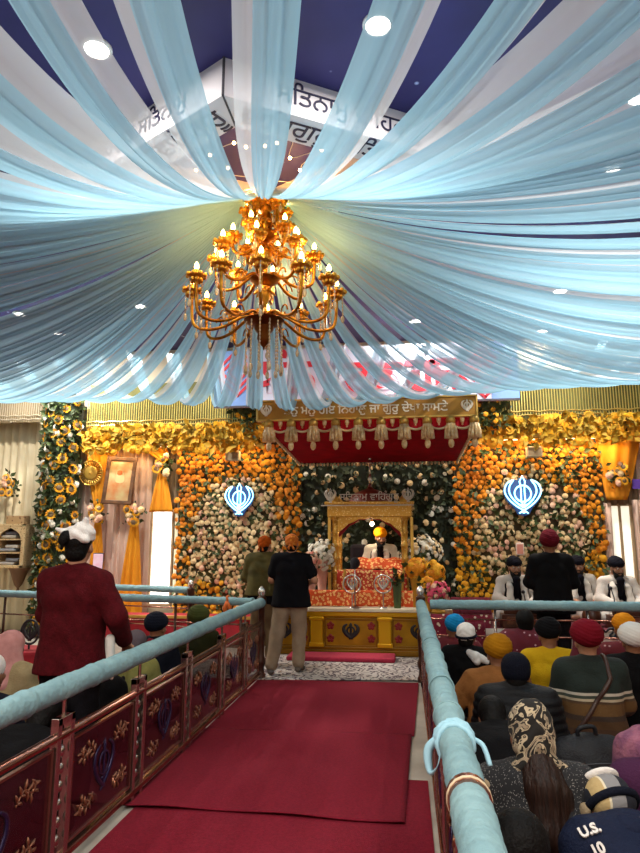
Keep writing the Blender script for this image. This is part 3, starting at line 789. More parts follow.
# small pale boxes above the flower walls
for l, x, y in (('small beige box at the top of the left flower wall', 233, 456), ('small beige box at the top of the right flower wall', 534, 452)):
    c = pt(x, y, 11.0); t = thing('wall_box', l, 'box', c)
    MB().box(c, (0.25, 0.16, 0.17)).build('casing', mat('beige plastic', '#a8956e', 0.6), t, bevel=0.012)
    MB().box(c-Vector((0, 0.082, 0)), (0.2, 0.006, 0.12)).build('front_grille', mat('taupe grille', '#8b7858', 0.8), t)
c = pt(520, 549, 11.05); t = thing('framed_card', 'small pink framed card on the right flower wall above the left singer', 'card', c)
MB().box(c, (0.13, 0.02, 0.20)).build('frame', mat('pale frame', '#efd9cc', 0.6), t, bevel=0.01); MB().box(c-Vector((0, 0.012, 0)), (0.095, 0.006, 0.155)).build('card_face', mat('pink card', '#e59a86', 0.7), t)

# ---------- curtains ----------
M_cream = mat('cream pleated cloth', '#dccfae', 0.85, col2='#cfc09c', scale=2); M_peach = mat('peach pleated cloth', '#e6cab8', 0.85, col2='#dab9a6', scale=2)
M_taupe = mat('taupe pleated cloth', '#8d7a62', 0.85); M_yd = mat('bright yellow drape', '#e79a0c', 0.75, col2='#d98806', scale=2)
def curtain(label, xa, xb, z0, z1, y, m, sp=0.13, amp=0.035, name='pleated_curtain'):
    n = max(8, int((xb-xa)/sp*8))
    def f(u, v):
        x = xa+(xb-xa)*u; ph = 2*PI*(x-xa)/sp
        return (x+0.012*math.sin(ph*0.37+v*3), y+amp*(0.7+0.3*v)*math.sin(ph+0.5*math.sin(ph*0.23))+amp*0.3*math.sin(ph*2.3+1), z0+(z1-z0)*v)
    o = MB().sheet(f, n, 6).build(name, m, smooth='all', solid=0.006)
    return tag(o, label, 'curtain')
YC = 11.38
X = lambda px_: pt(px_, 520, YC).x
Zc = lambda py: pt(120, py, YC).z
curtain('cream pleated curtain at far left behind the carved wall shelf', -8.95, X(44), 0.05, 4.2, YC, M_cream, 0.17)
curtain('peach pleated curtain behind the picture frame', X(80), X(150), 0.05, 3.6, YC, M_peach, 0.12)
curtain('taupe curtain above the bright doorway', X(150.5), X(177), Zc(510), 3.6, YC, M_taupe, 0.1)
curtain('taupe pleated curtain right of the right flower wall', X(603), X(640), pt(620, 505, YC).z, 3.6, YC, M_taupe, 0.12)
curtain('beige curtain left of the bright window at right', X(601.5), X(610), 0.05, pt(606, 503, YC).z, YC-0.06, M_peach, 0.07)
curtain('beige curtain at the right photo edge beside the bright window', X(632.5), X(672), 0.05, pt(640, 500, YC).z, YC-0.06, M_peach, 0.1)
curtain('beige pleated curtain beyond the window at the far right corner', X(641), 6.4, 0.05, 3.6, YC+0.02, M_peach, 0.14)
# bright openings
M_day = mat('daylight pane', '#ffffff', 0.3, emit=3.2, ecol='#fffaf0'); M_wf = mat('beige window frame', '#b59a76', 0.6)
def window(n, xa, xb, z0, z1, y, mull, em):
    t = MB(); f = 0.04
    t.span((xa-f, y-0.05, z0-f), (xa, y+0.03, z1+f)).span((xb, y-0.05, z0-f), (xb+f, y+0.03, z1+f)).span((xa, y-0.05, z1), (xb, y+0.03, z1+f)).span((xa, y-0.05, z0-f), (xb, y+0.03, z0))
    o = t.build('window_%d' % n, M_wf, bevel=0.006); o['kind'] = 'structure'
    MB().span((xa, y, z0), (xb, y+0.02, z1)).build('pane', em, o)
    if mull: MB().span(((xa+xb)/2-0.02, y-0.03, z0), ((xa+xb)/2+0.02, y-0.001, z1)).build('mullion', M_wf, o)
window(1, X(154), X(173), 0.55, Zc(512), 11.36, False, M_day)
M_day2 = mat('pale lit pane', '#ffffff', 0.3, emit=0.9, ecol='#f3ecd2')
window(2, X(611), X(631), 0.5, pt(620, 506, 11.42).z, 11.44, True, M_day2)
# yellow drapes
def ydrape(label, top, bot, wt, wb, y=11.24, mid=None):
    a, b = pt(top[0], top[1], y), pt(bot[0], bot[1], y)
    def f(u, v):
        w = wt+(wb-wt)*v**0.8
        c = 2*u-1
        return (a.x+(b.x-a.x)*v+w*c, y+0.02*math.sin(c*9)*min(1, 0.35+v)-0.03*(1-c*c), a.z+(b.z-a.z)*v)
    return tag(MB().sheet(f, 30, 14).build('yellow_drape', M_yd, smooth='all', solid=0.006), label, 'drape')
ydrape('yellow drape flaring down from the garland over the sunburst ornament', (97, 508), (97, 436), 0.05, 0.25)
ydrape('yellow drape hanging below the flower bunch under the sunburst ornament', (98, 518), (95, 622), 0.05, 0.20)
ydrape('yellow drape hanging below the flower bunch under the picture frame', (135, 518), (128, 626), 0.05, 0.26)
ydrape('yellow drape from the garland above the picture frame', (166, 462), (140, 432), 0.05, 0.42)
ydrape('short yellow drape below the flower bunch over the bright doorway', (162, 472), (161, 512), 0.05, 0.22, 11.18)
ydrape('yellow drape above the flower bunch at far right', (617, 500), (618, 440), 0.16, 0.36, 11.22)
# flower bunches
def bunch(label, px_, py, r, n=10):
    c = pt(px_, py, 11.16); t = thing('flower_bunch', label, 'flowers', c, 0, 'flower bunches pinned to the wall')
    MB().tube([c+Vector((0, 0.0, 0)), (c.x, 11.42, c.z)], 0.03, 8).build('holder', M_leafd, t)
    foliage(t, [c+Vector((random.gauss(0, r*0.5), random.uniform(-0.02, 0.06), random.gauss(0, r*0.6))) for _ in range(45)], M_leaf, lo=0.08, hi=0.14, tilt=1.3)
    its = []
    for k in range(n):
        a = random.uniform(0, 2*PI); q = r*math.sqrt(random.random())
        sun = k < n*0.4
        its.append((c+Vector((q*math.cos(a), -0.07-random.uniform(0, 0.05), q*1.25*math.sin(a))), random.uniform(0.075, 0.1) if sun else random.uniform(0.05, 0.07), rot_rand(0.35), 'sunflower bloom' if sun else ('ivory flower' if k % 2 else 'pink flower'), B_SUN if sun else B_ROSE, [M_yel2, M_brown] if sun else [M_ivory if k % 2 else M_pink]))
    plant(t, 'flower', its)
bunch('flower bunch with sunflowers at the far left edge above the carved shelf', 9, 484, 0.19, 14)
bunch('flower bunch below the sunburst ornament', 98, 514, 0.14, 11)
bunch('flower bunch at the lower right of the picture frame', 135, 513, 0.17, 13)
bunch('flower bunch above the bright doorway', 165, 466, 0.15, 12)
bunch('flower bunch at far right, right of the right flower wall', 616, 476, 0.16, 13)
# sunburst ornament
c = pt(91, 473, 11.15); t = thing('sunburst_ornament', 'round gold sunburst wall ornament left of the picture frame', 'wall ornament', c)
M_gl = mat('pale gold', '#c9a24a', 0.4, 0.6)
MB().lathe([(0, 0), (0.10, 0.0), (0.13, 0.02), (0.11, 0.035), (0.06, 0.03), (0, 0.05)], c, 28, M=Matrix.Rotation(PI/2, 4, 'X')).build('boss', M_gl, t, smooth=True)
x = MB()
for k in range(28):
    a = 2*PI*k/28; d = Vector((math.cos(a), 0, math.sin(a))); x.tube([c+d*0.12, c+d*0.2, c+d*0.26], [0.008, 0.016, 0.003], 6)
x.tube([c+Vector((0.225*math.cos(2*PI*k/40), -0.01, 0.225*math.sin(2*PI*k/40))) for k in range(40)], 0.012, 6, closed=True)
x.build('ray_ring', M_gl, t, smooth='all')
# picture frame
c = pt(119.5, 480.5, 11.1); t = thing('picture_frame', 'dark wooden framed devotional picture hung on the peach curtain', 'picture', c, 0)
w_, h_ = 0.25, 0.40; Rm = Matrix.Translation(c) @ Matrix.Rotation(R(3), 4, 'Y') @ Matrix.Rotation(R(-6), 4, 'X')
M_wood = mat('carved brown wood', '#6a4526', 0.5, col2='#4c2f18', scale=12); x = MB()
for a, d in (((0, 0, h_), (2*w_+0.08, 0.04, 0.07)), ((0, 0, -h_), (2*w_+0.08, 0.04, 0.07)), ((w_, 0, 0), (0.07, 0.04, 2*h_)), ((-w_, 0, 0), (0.07, 0.04, 2*h_))): x.box(a, d, M=Rm)
x.build('frame', M_wood, t, bevel=0.01)
m = mat('picture print', '#b9a878', 0.5, col2='#b5713c', scale=4); MB().box((0, 0.005, 0), (2*w_-0.06, 0.01, 2*h_-0.06), M=Rm).build('picture', m, t)
# plain figure-like patches of the print: a pale seated shape on a darker ground
MB().ell((0, 0, 0.03), (0.09, 0.006, 0.16), 14, 8, M=None).build('print_patch', mat('print pale', '#cfc08a', 0.6), t, world=False)
MB().ell((0, -0.004, 0.14), (0.055, 0.006, 0.05), 12, 6).ell((0.02, -0.003, -0.16), (0.14, 0.006, 0.06), 12, 6).build('print_patch', mat('print orange', '#c9662a', 0.6), t, world=False)
# carved wall shelf at far left
xa, xb = pt(-2, 545, 11.1).x, pt(28, 545, 11.1).x; z0, z1 = pt(14, 568, 11.1).z, pt(14, 524, 11.1).z
t = thing('wall_shelf', 'carved cream arched wall shelf with a pointed bracket at far left', 'shelf', ((xa+xb)/2, 11.25, z0))
M_carv = spots('carved cream wood', '#cdb183', '#8d6f45', 26, 0.25, 0.7); M_in = mat('shelf interior', '#6c5a48', 0.9)
yf, yb = 10.98, 11.3; fr_ = 0.07
x = MB()
x.span((xa, yf, z0), (xa+fr_, yb, z1)).span((xb-fr_, yf, z0), (xb, yb, z1)).span((xa, yf, z1-0.05), (xb, yb, z1)).span((xa, yf, z0), (xb, yb, z0+0.05))
x.build('casing', M_carv, t, bevel=0.006)
xm = (xa+xb)/2; hw = (xb-xa)/2-fr_; zs = z1-0.30
arch = [(-hw, zs), (-hw, z1-0.05), (hw, z1-0.05), (hw, zs)]+[(hw*math.cos(a)*0.98, zs+0.20*math.sin(a)+0.03*math.exp(-((a-PI/2)/0.2)**2)) for a in [PI*k/16 for k in range(0, 17)]]
MB().poly([(p[0], p[1]) for p in arch], 0.03, Matrix.Translation((xm, yf+0.03, 0))).build('arch', M_carv, t)
MB().span((xa+fr_, yb-0.03, z0+0.05), (xb-fr_, yb, z1-0.05)).build('back_board', M_in, t)
for k in (1, 2): MB().span((xa+fr_, yf+0.02, z0+0.02+k*0.24), (xb-fr_, yb-0.03, z0+0.045+k*0.24)).build('shelf_board', M_carv, t)
MB().lathe([(0, -0.45), (0.03, -0.44), (0.02, -0.36), (0.07, -0.30), (0.16, -0.05), (0.2, 0.0), (0, 0.0)], (xm+0.12, 11.17, z0), 14).build('bracket', mat('brown bracket', '#7a5638', 0.6), t, smooth=True)
cl = ['#b9b3ad', '#8a8d95', '#cfc8bd', '#6f6a70']
for k in range(3):
    for j in range(2):
        o = MB().box((xm-0.05+0.08*j+random.uniform(-0.04, 0.04), 11.13, z0+0.055+k*0.24+0.03+j*0.062), (0.30-0.05*j, 0.2, 0.055)).build('folded_cloth', mat('folded cloth %d' % ((k+j) % 4), cl[(k+j) % 4], 0.9), bevel=0.02)
        tag(o, '%s folded cloth on the %s board of the carved shelf' % (('lower', 'upper')[j], ('bottom', 'middle', 'top')[k]), 'folded cloth', 'folded cloths in the carved shelf')
tag(MB().box(((pt(7, 519, 11.1).x+pt(27, 519, 11.1).x)/2, 11.14, z1+0.075), (0.36, 0.2, 0.15)).build('patterned_box', spots('patterned brown box', '#a88a62', '#7a5c40', 18, 0.3), bevel=0.01), 'brown patterned box on top of the carved wall shelf', 'box')
# purple sign at right edge
c = pt(640, 484, 11.2); tag(MB().box(c, (0.24, 0.02, 0.16)).build('purple_sign', mat('purple sign', '#5a3aa0', 0.5), bevel=0.004), 'small purple sign on the wall at the right photo edge', 'sign')
# ================= gold banner, printed board, red canopy =================
M_goldp = mat('gold sign board', '#b8862e', 0.45, 0.35, col2='#9c6d1e', scale=3); M_goldf = mat('bright gold trim', '#d8ad55', 0.35, 0.5)
M_wl = mat('white lettering', '#f3ead2', 0.5)
YB = 8.8
a, b = pt(258, 398, YB), pt(477, 417.5, YB)
cb = Vector(((a.x+b.x)/2, YB, (pt(365, 400, YB).z+pt(365, 417.5, YB).z)/2)); wb, hb = b.x-a.x, pt(365, 398, YB).z-pt(365, 417.5, YB).z
t = thing('lettered_banner', 'long gold banner board with white lettering above the red canopy', 'banner', (cb.x, YB, cb.z-hb/2))
MB().box(cb, (wb, 0.05, hb)).build('board', M_goldp, t)
x = MB(); f = 0.028
x.box(cb+Vector((0, -0.02, hb/2)), (wb+f, 0.06, f)).box(cb-Vector((0, 0.02, hb/2)), (wb+f, 0.06, f)).box(cb+Vector((wb/2, -0.02, 0)), (f, 0.06, hb)).box(cb-Vector((wb/2, 0.02, 0)), (f, 0.06, hb))
x.build('frame', M_goldf, t, bevel=0.006)
# matras are stored in visual order
text_mb('ਤਨੁ ਮਨੁ ਹੋਇ ਿਨਹਾਲੁ ਜਾ ਗੁਰੁ ਦੇਖਾ ਸਾਮਣੇ', 0.165, basis(cb+Vector((0, -0.032, -0.012)), (1, 0, 0), (0, 1, 0), (0, 0, 1)), 0.004, bold=0.003).build('lettering', M_wl, t)
for s in (-1, 1): khanda_solid(cb+Vector((s*(wb/2-0.13), -0.034, 0)), 0.08, 0.09, 0.010).build('sword_emblem', M_wl, t, smooth='all')
# large printed board behind, mostly hidden by the drapes
YP = 10.6
a, b = pt(214, 402, YP), pt(520, 402, YP); zt = pt(365, 346, YP).z; zb_ = pt(365, 404, YP).z
M_pb = mat('white printed sheet', '#c6cde2', 0.6); M_pr = mat('red print', '#c22236', 0.6); M_pblue = mat('blue print', '#6d93cc', 0.6)
t = thing('printed_board', 'wide white and blue board with big red letters hung behind the drapes', 'sign', ((a.x+b.x)/2, YP, zb_))
MB().span((a.x, YP, zb_), (b.x, YP+0.05, zt)).build('board', M_pb, t)
MB().span((a.x, YP-0.008, zb_), (pt(252, 400, YP).x, YP-0.001, zt)).build('blue_border', M_pblue, t); MB().span((pt(492, 400, YP).x, YP-0.008, zb_), (b.x, YP-0.001, zt)).build('blue_border', M_pblue, t)
MB().span((a.x, YP-0.012, zb_), (b.x, YP-0.001, zb_+0.03)).build('edge_strip', mat('dark strip', '#3a3a48', 0.6), t)
for ch_, px_, py, sz in (('ਧ', 262, 378, 0.85), ('ੰ', 285, 372, 0.7), ('ਨ', 300, 378, 0.85), ('ਾ', 326, 378, 0.8), ('ਟ', 358, 378, 0.8), ('ਭ', 388, 378, 0.8), ('ਹ', 420, 376, 0.8), ('ਜ', 446, 374, 0.8)):
    p = pt(px_, py, YP-0.01); text_mb(ch_, sz, basis(p, (1, 0, 0), (0, 1, 0), (0, 0, 1)), 0.004, bold=0.02).build('letter', M_pr, t)
for px_ in (238, 484):   # concentric chevron blocks at both ends
    p = pt(px_, 372, YP-0.014); x = MB()
    for k in range(3):
        s = 0.30-0.09*k; M = Matrix.Translation(p) @ Matrix.Rotation(R(45), 4, 'Y')
        for q, d in (((0, 0, s), (2*s+0.045, 0.01, 0.045)), ((0, 0, -s), (2*s+0.045, 0.01, 0.045)), ((s, 0, 0), (0.045, 0.01, 2*s)), ((-s, 0, 0), (0.045, 0.01, 2*s))): x.box(q, d, M=M)
    x.build('chevron_pattern', M_pr, t)
# canopy
M_canopy = mat('crimson velvet', '#a3081e', 0.9, col2='#860718', scale=5, spec=0.1); M_canb = mat('crimson pleats', '#c20f28', 0.8)
M_fr = mat('gold white fringe', '#d9c49a', 0.5, 0.2); M_tas = mat('ivory gold tassel', '#eed6a8', 0.55, col2='#d2a86a', scale=25); M_tasg = mat('gold tassel cap', '#c9a04e', 0.4, 0.6)
YF_, YBk = 8.85, 10.95
xa, xb = pt(270, 428, YF_).x, pt(474, 428, YF_).x; zf = pt(365, 431, YF_).z; ztop = pt(365, 416.5, YF_).z
xa2, xb2 = pt(300, 461, YBk).x, pt(457, 461, YBk).x; zbk = pt(380, 463, YBk).z
t = thing('canopy', 'crimson ceremonial canopy with tassels hanging over the golden platform', 'canopy', ((xa+xb)/2, (YF_+YBk)/2, zf))
def uf(u, v):
    x = (xa+(xb-xa)*u)*(1-v)+(xa2+(xb2-xa2)*u)*v
    return (x, YF_+(YBk-YF_)*v, zf+0.02+(zbk-zf)*v-0.05*math.sin(PI*v)*math.sin(PI*u))
MB().sheet(uf, 24, 24).build('canopy_cloth', M_canopy, t, smooth='all', solid=0.01)
def pleat(p0, p1, z0a, z1a, name, n=60):
    d = (Vector(p1)-Vector(p0)); dn = d.normalized(); nn = Vector((dn.y, -dn.x, 0))
    def f(u, v):
        p = Vector(p0)+d*u; k = 1-v
        q = p+nn*(0.02*math.sin(u*n*PI)*(0.3+k))
        return (q.x, q.y, z0a+(z1a-z0a)*v)
    return MB().sheet(f, n*4, 3).build(name, M_canb, t, smooth='all', solid=0.006)
pleat((xa, YF_, 0), (xb, YF_, 0), zf, ztop, 'front_valance', 46)
pleat((xa2, YBk, 0), (xa, YF_, 0), zbk, zbk+0.2, 'side_valance', 30) if False else None
def swag(p0, p1, dip, r, n=10): return [Vector(p0).lerp(Vector(p1), i/n)-Vector((0, 0, dip*math.sin(PI*i/n))) for i in range(n+1)]
NT = 9
tx = [xa+(xb-xa)*(i/(NT)) for i in range(NT+1)]
x = MB()
for i in range(NT): x.tube(swag((tx[i], YF_-0.04, zf+0.07), (tx[i+1], YF_-0.04, zf+0.07), 0.07, 8), 0.016, 6)
x.build('fringe_swags', M_fr, t, smooth='all')
def tassel(p, s, parent):
    o = MB().lathe([(0, 0.14*s), (0.035*s, 0.13*s), (0.05*s, 0.09*s), (0.045*s, 0.05*s), (0.02*s, 0.04*s)], p, 12).build('tassel', M_tasg, parent, smooth='all')
    x = MB()
    for k in range(9):
        a = 2*PI*k/9; x.tube([Vector(p)+Vector((0.03*s*math.cos(a), 0.03*s*math.sin(a), 0.05*s)), Vector(p)+Vector((0.05*s*math.cos(a), 0.05*s*math.sin(a), -0.02*s)), Vector(p)+Vector((0.055*s*math.cos(a), 0.055*s*math.sin(a), -0.10*s))], 0.017*s, 5)
    x.ell(Vector(p)+Vector((0, 0, -0.15*s)), (0.03*s, 0.03*s, 0.05*s), 8, 6).ell(Vector(p)+Vector((0, 0, -0.03*s)), (0.045*s, 0.045*s, 0.09*s), 8, 6)
    x.build('tassel_skirt', M_tas, o, smooth='all')
for i in range(NT+1): tassel((tx[i], YF_-0.06, zf+0.0), 1.35, t)
for i in range(NT): 
    p = Vector(((tx[i]+tx[i+1])/2, YF_-0.05, zf+0.13))
    MB().ell(p, (0.032, 0.03, 0.06), 10, 7).ell(p+Vector((0, 0, 0.07)), 0.018, 8, 5).ell(p-Vector((0, 0, 0.07)), 0.014, 8, 5).build('small_tassel', M_tas, t, smooth='all')
x = MB()
for pa, pb, n in (((xa, YF_, zf+0.01), (xa2, YBk, zbk+0.01), 30), ((xb, YF_, zf+0.01), (xb2, YBk, zbk+0.01), 30), ((xa2, YBk-0.02, zbk), (xb2, YBk-0.02, zbk), 44)):
    for i in range(n+1):
        p = Vector(pa).lerp(Vector(pb), i/n); x.ell(p-Vector((0, 0, 0.01+0.008*(i % 2))), (0.022, 0.02, 0.03), 6, 4)
x.build('edge_fringe', M_fr, t, smooth='all')

# ================= golden platform =================
M_gp = mat('golden panel', '#b98a10', 0.35, 0.45, col2='#9a6f0c', scale=4); M_gp2 = mat('golden pilaster', '#d0a010', 0.3, 0.4); M_gdk = mat('dark gold moulding', '#8a6012', 0.35, 0.5)
M_blk = mat('black emblem', '#1b1a22', 0.4); M_rub = mat('red flower ornament', '#8c1c1c', 0.5); M_wtop = mat('white table edge', '#d8ccb0', 0.6)
BX0, BX1, BY0, BY1 = -2.02, 0.62, 9.72, 11.12
zt_ = pt(350, 608, BY0).z
t = thing('golden_platform', 'golden panelled ceremonial platform with black sword emblems', 'platform', ((BX0+BX1)/2, (BY0+BY1)/2, 0))
MB().span((BX0+0.04, BY0+0.04, 0.02), (BX1-0.04, BY1, zt_-0.05)).build('body', M_gp, t)
MB().span((BX0-0.02, BY0-0.04, 0.02), (BX1+0.02, BY1, 0.09)).span((BX0-0.01, BY0-0.02, 0.09), (BX1+0.01, BY1, 0.13)).build('plinth', M_gdk, t, bevel=0.008)
MB().span((BX0-0.03, BY0-0.05, zt_-0.05), (BX1+0.03, BY1, zt_)).build('top_slab', M_wtop, t, bevel=0.008)
MB().span((BX0-0.01, BY0-0.02, zt_-0.12), (BX1+0.01, BY1, zt_-0.055)).build('cornice', M_gp2, t, bevel=0.01)
pil = [pt(317, 637, BY0).x, pt(385, 637, BY0).x]; sp = pil[1]-pil[0]; cxp = sum(pil)/2
pxs = [pil[0]-sp, pil[0], pil[1], pil[1]+sp]
for px_ in pxs:
    if BX0-0.1 < px_ < BX1+0.1:
        MB().box((px_, BY0-0.005, (zt_-0.12+0.13)/2), (0.18, 0.09, zt_-0.25)).box((px_, BY0-0.01, 0.16), (0.22, 0.1, 0.06)).box((px_, BY0-0.01, zt_-0.15), (0.22, 0.1, 0.05)).build('pilaster', M_gp2, t, bevel=0.012)
for k, pc in enumerate([cxp-sp, cxp, cxp+sp]):
    w2 = sp-0.24; zc = (0.13+zt_-0.12)/2
    if pc+w2/2 > BX1: w2 = 0.74
    o = MB().box((pc, BY0+0.035, zc-0.02), (w2, 0.02, 0.36)).build('panel', M_gp, t)
    x = MB()
    for q, d in (((0, 0, 0.19), (w2+0.03, 0.04, 0.03)), ((0, 0, -0.19), (w2+0.03, 0.04, 0.03)), ((w2/2, 0, 0), (0.03, 0.04, 0.38)), ((-w2/2, 0, 0), (0.03, 0.04, 0.38))): x.box(Vector((pc, BY0+0.03, zc-0.02))+Vector(q), d)
    x.build('panel_frame', M_gdk, o, bevel=0.005)
    khanda_solid((pc, BY0+0.018, zc), 0.125, 0.125, 0.016).build('sword_emblem', M_blk, o, smooth='all')
    for sx in (-1, 1):
        for sz in (-1, 1):
            fl_ = MB(); c0 = Vector((pc+sx*0.30, BY0+0.02, zc-0.01+sz*0.09))
            for q in range(5):
                a = 2*PI*q/5+0.3; fl_.ell(c0+Vector((0.035*math.cos(a), 0, 0.035*math.sin(a))), (0.026, 0.008, 0.026), 8, 5)
            fl_.ell(c0-Vector((0, 0.006, 0)), (0.014, 0.008, 0.014), 8, 5)
            fl_.build('flower_ornament', M_rub, o, smooth='all')

# cloths on the platform
def floral_cloth(name, c1, c2, c3, scale):
    return spots(name, c1, c2, scale, 0.42, 0.85, third=c3)
M_or1 = floral_cloth('orange floral brocade', '#d8501c', '#f08a3c', '#f5c27a', 21); M_or2 = floral_cloth('red gold brocade', '#c23a22', '#e8843a', '#f2cf8a', 26)
p0, p1 = pt(306, 600, BY0+0.15), pt(413, 600, BY0+0.15)
zlo, zhi = pt(360, 606.5, BY0+0.15).z, pt(360, 590, BY0+0.15).z
def wav(xa, xb, ya, z0, z1, amp=0.012, yb=None, n=60):
    def f(u, v):
        return (xa+(xb-xa)*u, ya+(0 if yb is None else (yb-ya)*v)+amp*math.sin(u*37+v)*(1-v*0.6), z0+(z1-z0)*v)
    return MB().sheet(f, n, 6)
tag(wav(p0.x, p1.x, BY0+0.12, zlo+0.005, zhi).build('brocade_cloth', M_or1, smooth='all', solid=0.008), 'lower orange floral cloth along the front of the golden platform', 'cloth')
PXC = pt(370, 540, 10.35).x
q0, q1 = pt(337, 580, BY0+0.32), pt(407, 580, BY0+0.32)
z2, z3 = pt(370, 592, BY0+0.32).z, pt(370, 570, BY0+0.32).z
t = thing('scripture_throne', 'orange cloth covered scripture throne under the golden canopy frame', 'throne', ((q0.x+q1.x)/2, 10.3, zt_))
MB().span((q0.x+0.03, BY0+0.36, zt_), (q1.x-0.03, 10.75, z3-0.02)).build('bed', M_or2, t, bevel=0.02)
wav(q0.x, q1.x, BY0+0.30, z2-0.03, z3, 0.012).build('front_cloth', M_or2, t, smooth='all', solid=0.006)
r0, r1 = pt(357, 565, 10.15), pt(402, 565, 10.15)
MB().sheet(lambda u, v: (r0.x+(r1.x-r0.x)*u, 10.1+0.35*v, z3+0.0+0.17*math.sin(PI*min(1, v*0.62+0.02))+0.012*math.sin(u*17)), 40, 12).build('book_cloth', M_or1, t, smooth='all', solid=0.01)
for s, px_ in ((-1, 343), (1, 402)):
    p = pt(px_, 580, BY0+0.26); x = MB().tube([p+Vector((-0.03*s*0, 0, -0.16)), p+Vector((0.03, 0, 0.16))], 0.02, 8).build('gold_braid', M_goldf, t)
for px_ in (352, 383):   # clear ring ornaments standing on the cloth
    p = pt(px_, 584, BY0+0.06); x = MB()
    o = thing('ring_emblem', 'clear silver ring emblem before the throne, %s of the two' % ('left' if px_ < 370 else 'right'), 'emblem', (p.x, p.y, zt_))
    M_sil = mat('silver ring', '#d8cfc4', 0.25, 0.7)
    x.tube([p+Vector((0.13*math.cos(2*PI*k/28), 0, 0.13*math.sin(2*PI*k/28))) for k in range(28)], 0.012, 6, closed=True).build('ring', M_sil, o, smooth='all')
    khanda_solid(p, 0.085, 0.1, 0.009).build('sword_emblem', M_sil, o, smooth='all')
    MB().tube([Vector((p.x, p.y, zt_+0.01)), p-Vector((0, 0, 0.13))], 0.008, 6).lathe([(0, 0), (0.06, 0), (0.05, 0.015), (0, 0.02)], (p.x, p.y, zt_), 14).build('stand', M_sil, o, smooth=True)
# microphone stand in front
p = pt(355, 563, BY0+0.02); t = thing('microphone', 'dark microphone on a thin stand in front of the orange throne', 'microphone', (p.x, p.y, zt_))
M_mic = mat('black foam', '#17151c', 0.9, bump=0.5, bscale=120); M_st = mat('steel rod', '#8f8a85', 0.3, 0.9)
MB().ell(p, (0.075, 0.07, 0.085), 16, 10).build('windscreen', M_mic, t, smooth='all')
MB().tube([(p.x, p.y, zt_+0.01), (p.x-0.01, p.y, zt_+0.3), p-Vector((0, 0, 0.07))], 0.009, 8).build('stand_rod', M_st, t, smooth='all')
MB().lathe([(0, 0.02), (0.03, 0.02), (0.085, 0.008), (0.09, 0), (0, 0)], (p.x, p.y, zt_), 18).build('stand_base', M_st, t, smooth=True)
# golden canopy frame (palki)
YPA, YPB = 10.2, 10.8
x0, x1 = pt(335.5, 540, YPA).x, pt(404.5, 540, YPA).x; zb2, zbm, ztp = zt_, pt(370, 517, YPA).z, pt(370, 503, YPA).z
M_pg = spots('ornate gold relief', '#c9963a', '#7a4c14', 30, 0.3, 0.35, third='#f0cf84'); MATS['ornate gold relief'].node_tree.nodes['Principled BSDF'].inputs['Metallic'].default_value = 0.45
t = thing('golden_canopy_frame', 'ornate golden canopy frame with four posts and a dome over the throne', 'canopy frame', ((x0+x1)/2, (YPA+YPB)/2, zt_))
for xx in (x0, x1):
    for yy in (YPA, YPB):
        hgt = zbm-zb2
        prof = [(0, 0), (0.075, 0), (0.075, 0.06), (0.05, 0.08), (0.045, 0.16), (0.065, 0.2), (0.045, 0.24)]
        for k in range(5):
            z = 0.26+(hgt-0.32)*k/5; prof += [(0.05, z), (0.062, z+0.03), (0.048, z+0.06)]
        prof += [(0.055, hgt-0.05), (0.08, hgt-0.02), (0.08, hgt), (0, hgt)]
        MB().lathe(prof, (xx, yy, zb2), 14).build('post', M_pg, t, smooth=True)
for xx in (x0-0.09, x1+0.09):    # second slim outer pilaster seen beside each front post
    MB().box((xx+(0.025 if xx > PXC else -0.0), YPA-0.03, (zb2+zbm)/2), (0.05, 0.05, zbm-zb2)).build('slim_post', M_goldf, t, bevel=0.01)
MB().span((x0-0.12, YPA-0.08, zbm), (x1+0.12, YPB+0.08, ztp-0.03)).span((x0-0.16, YPA-0.12, ztp-0.03), (x1+0.16, YPB+0.12, ztp+0.02)).build('entablature', M_pg, t, bevel=0.01)
def archp(xa, xb, zb, dep, y):
    n = 24; w = xb-xa; pts = [(xa, zb), (xb, zb)]
    for k in range(n+1):
        u = 1-k/n; e = 1-abs(2*u-1)**2.2
        pts.append((xa+w*u, zb-dep*(1-e)*0.9-0.02-0.018*abs(math.sin(u*PI*6))))
    return pts
MB().poly(archp(x0+0.04, x1-0.04, zbm+0.01, 0.26, 0), 0.04, Matrix.Translation((0, YPA-0.01, 0))).build('arch', M_pg, t)
MB().poly(archp(x0+0.05, x1-0.05, zbm+0.0, 0.33, 0), 0.02, Matrix.Translation((0, YPA+0.06, 0))).build('red_valance', mat('red valance', '#8c1020', 0.8), t)
px0, px1 = pt(352, 494, YPA+0.3).x, pt(389, 494, YPA+0.3).x; rd = (px1-px0)/2*1.15
MB().lathe([(rd*1.02, 0), (rd, 0.03), (rd*0.95, 0.08), (rd*0.75, 0.15), (rd*0.4, 0.2), (0.06, 0.23), (0.03, 0.27), (0, 0.27)], ((x0+x1)/2, (YPA+YPB)/2, ztp+0.02), 24).build('dome', mat('dark red dome', '#5c1812', 0.5, col2='#7a2a18', scale=8), t, smooth=True)
zf0 = ztp+0.28; zf1 = pt(369, 455, YPA+0.3).z
MB().lathe([(0, 0), (0.04, 0), (0.03, 0.04), (0.015, 0.06), (0.045, 0.12), (0.02, 0.18), (0.012, (zf1-zf0)*0.6), (0.04, (zf1-zf0)*0.68), (0.06, (zf1-zf0)*0.75), (0.02, (zf1-zf0)*0.85), (0.03, (zf1-zf0)*0.92), (0, zf1-zf0)], ((x0+x1)/2, (YPA+YPB)/2, zf0), 14).build('finial', mat('silver finial', '#c9c2b6', 0.25, 0.8), t, smooth=True)
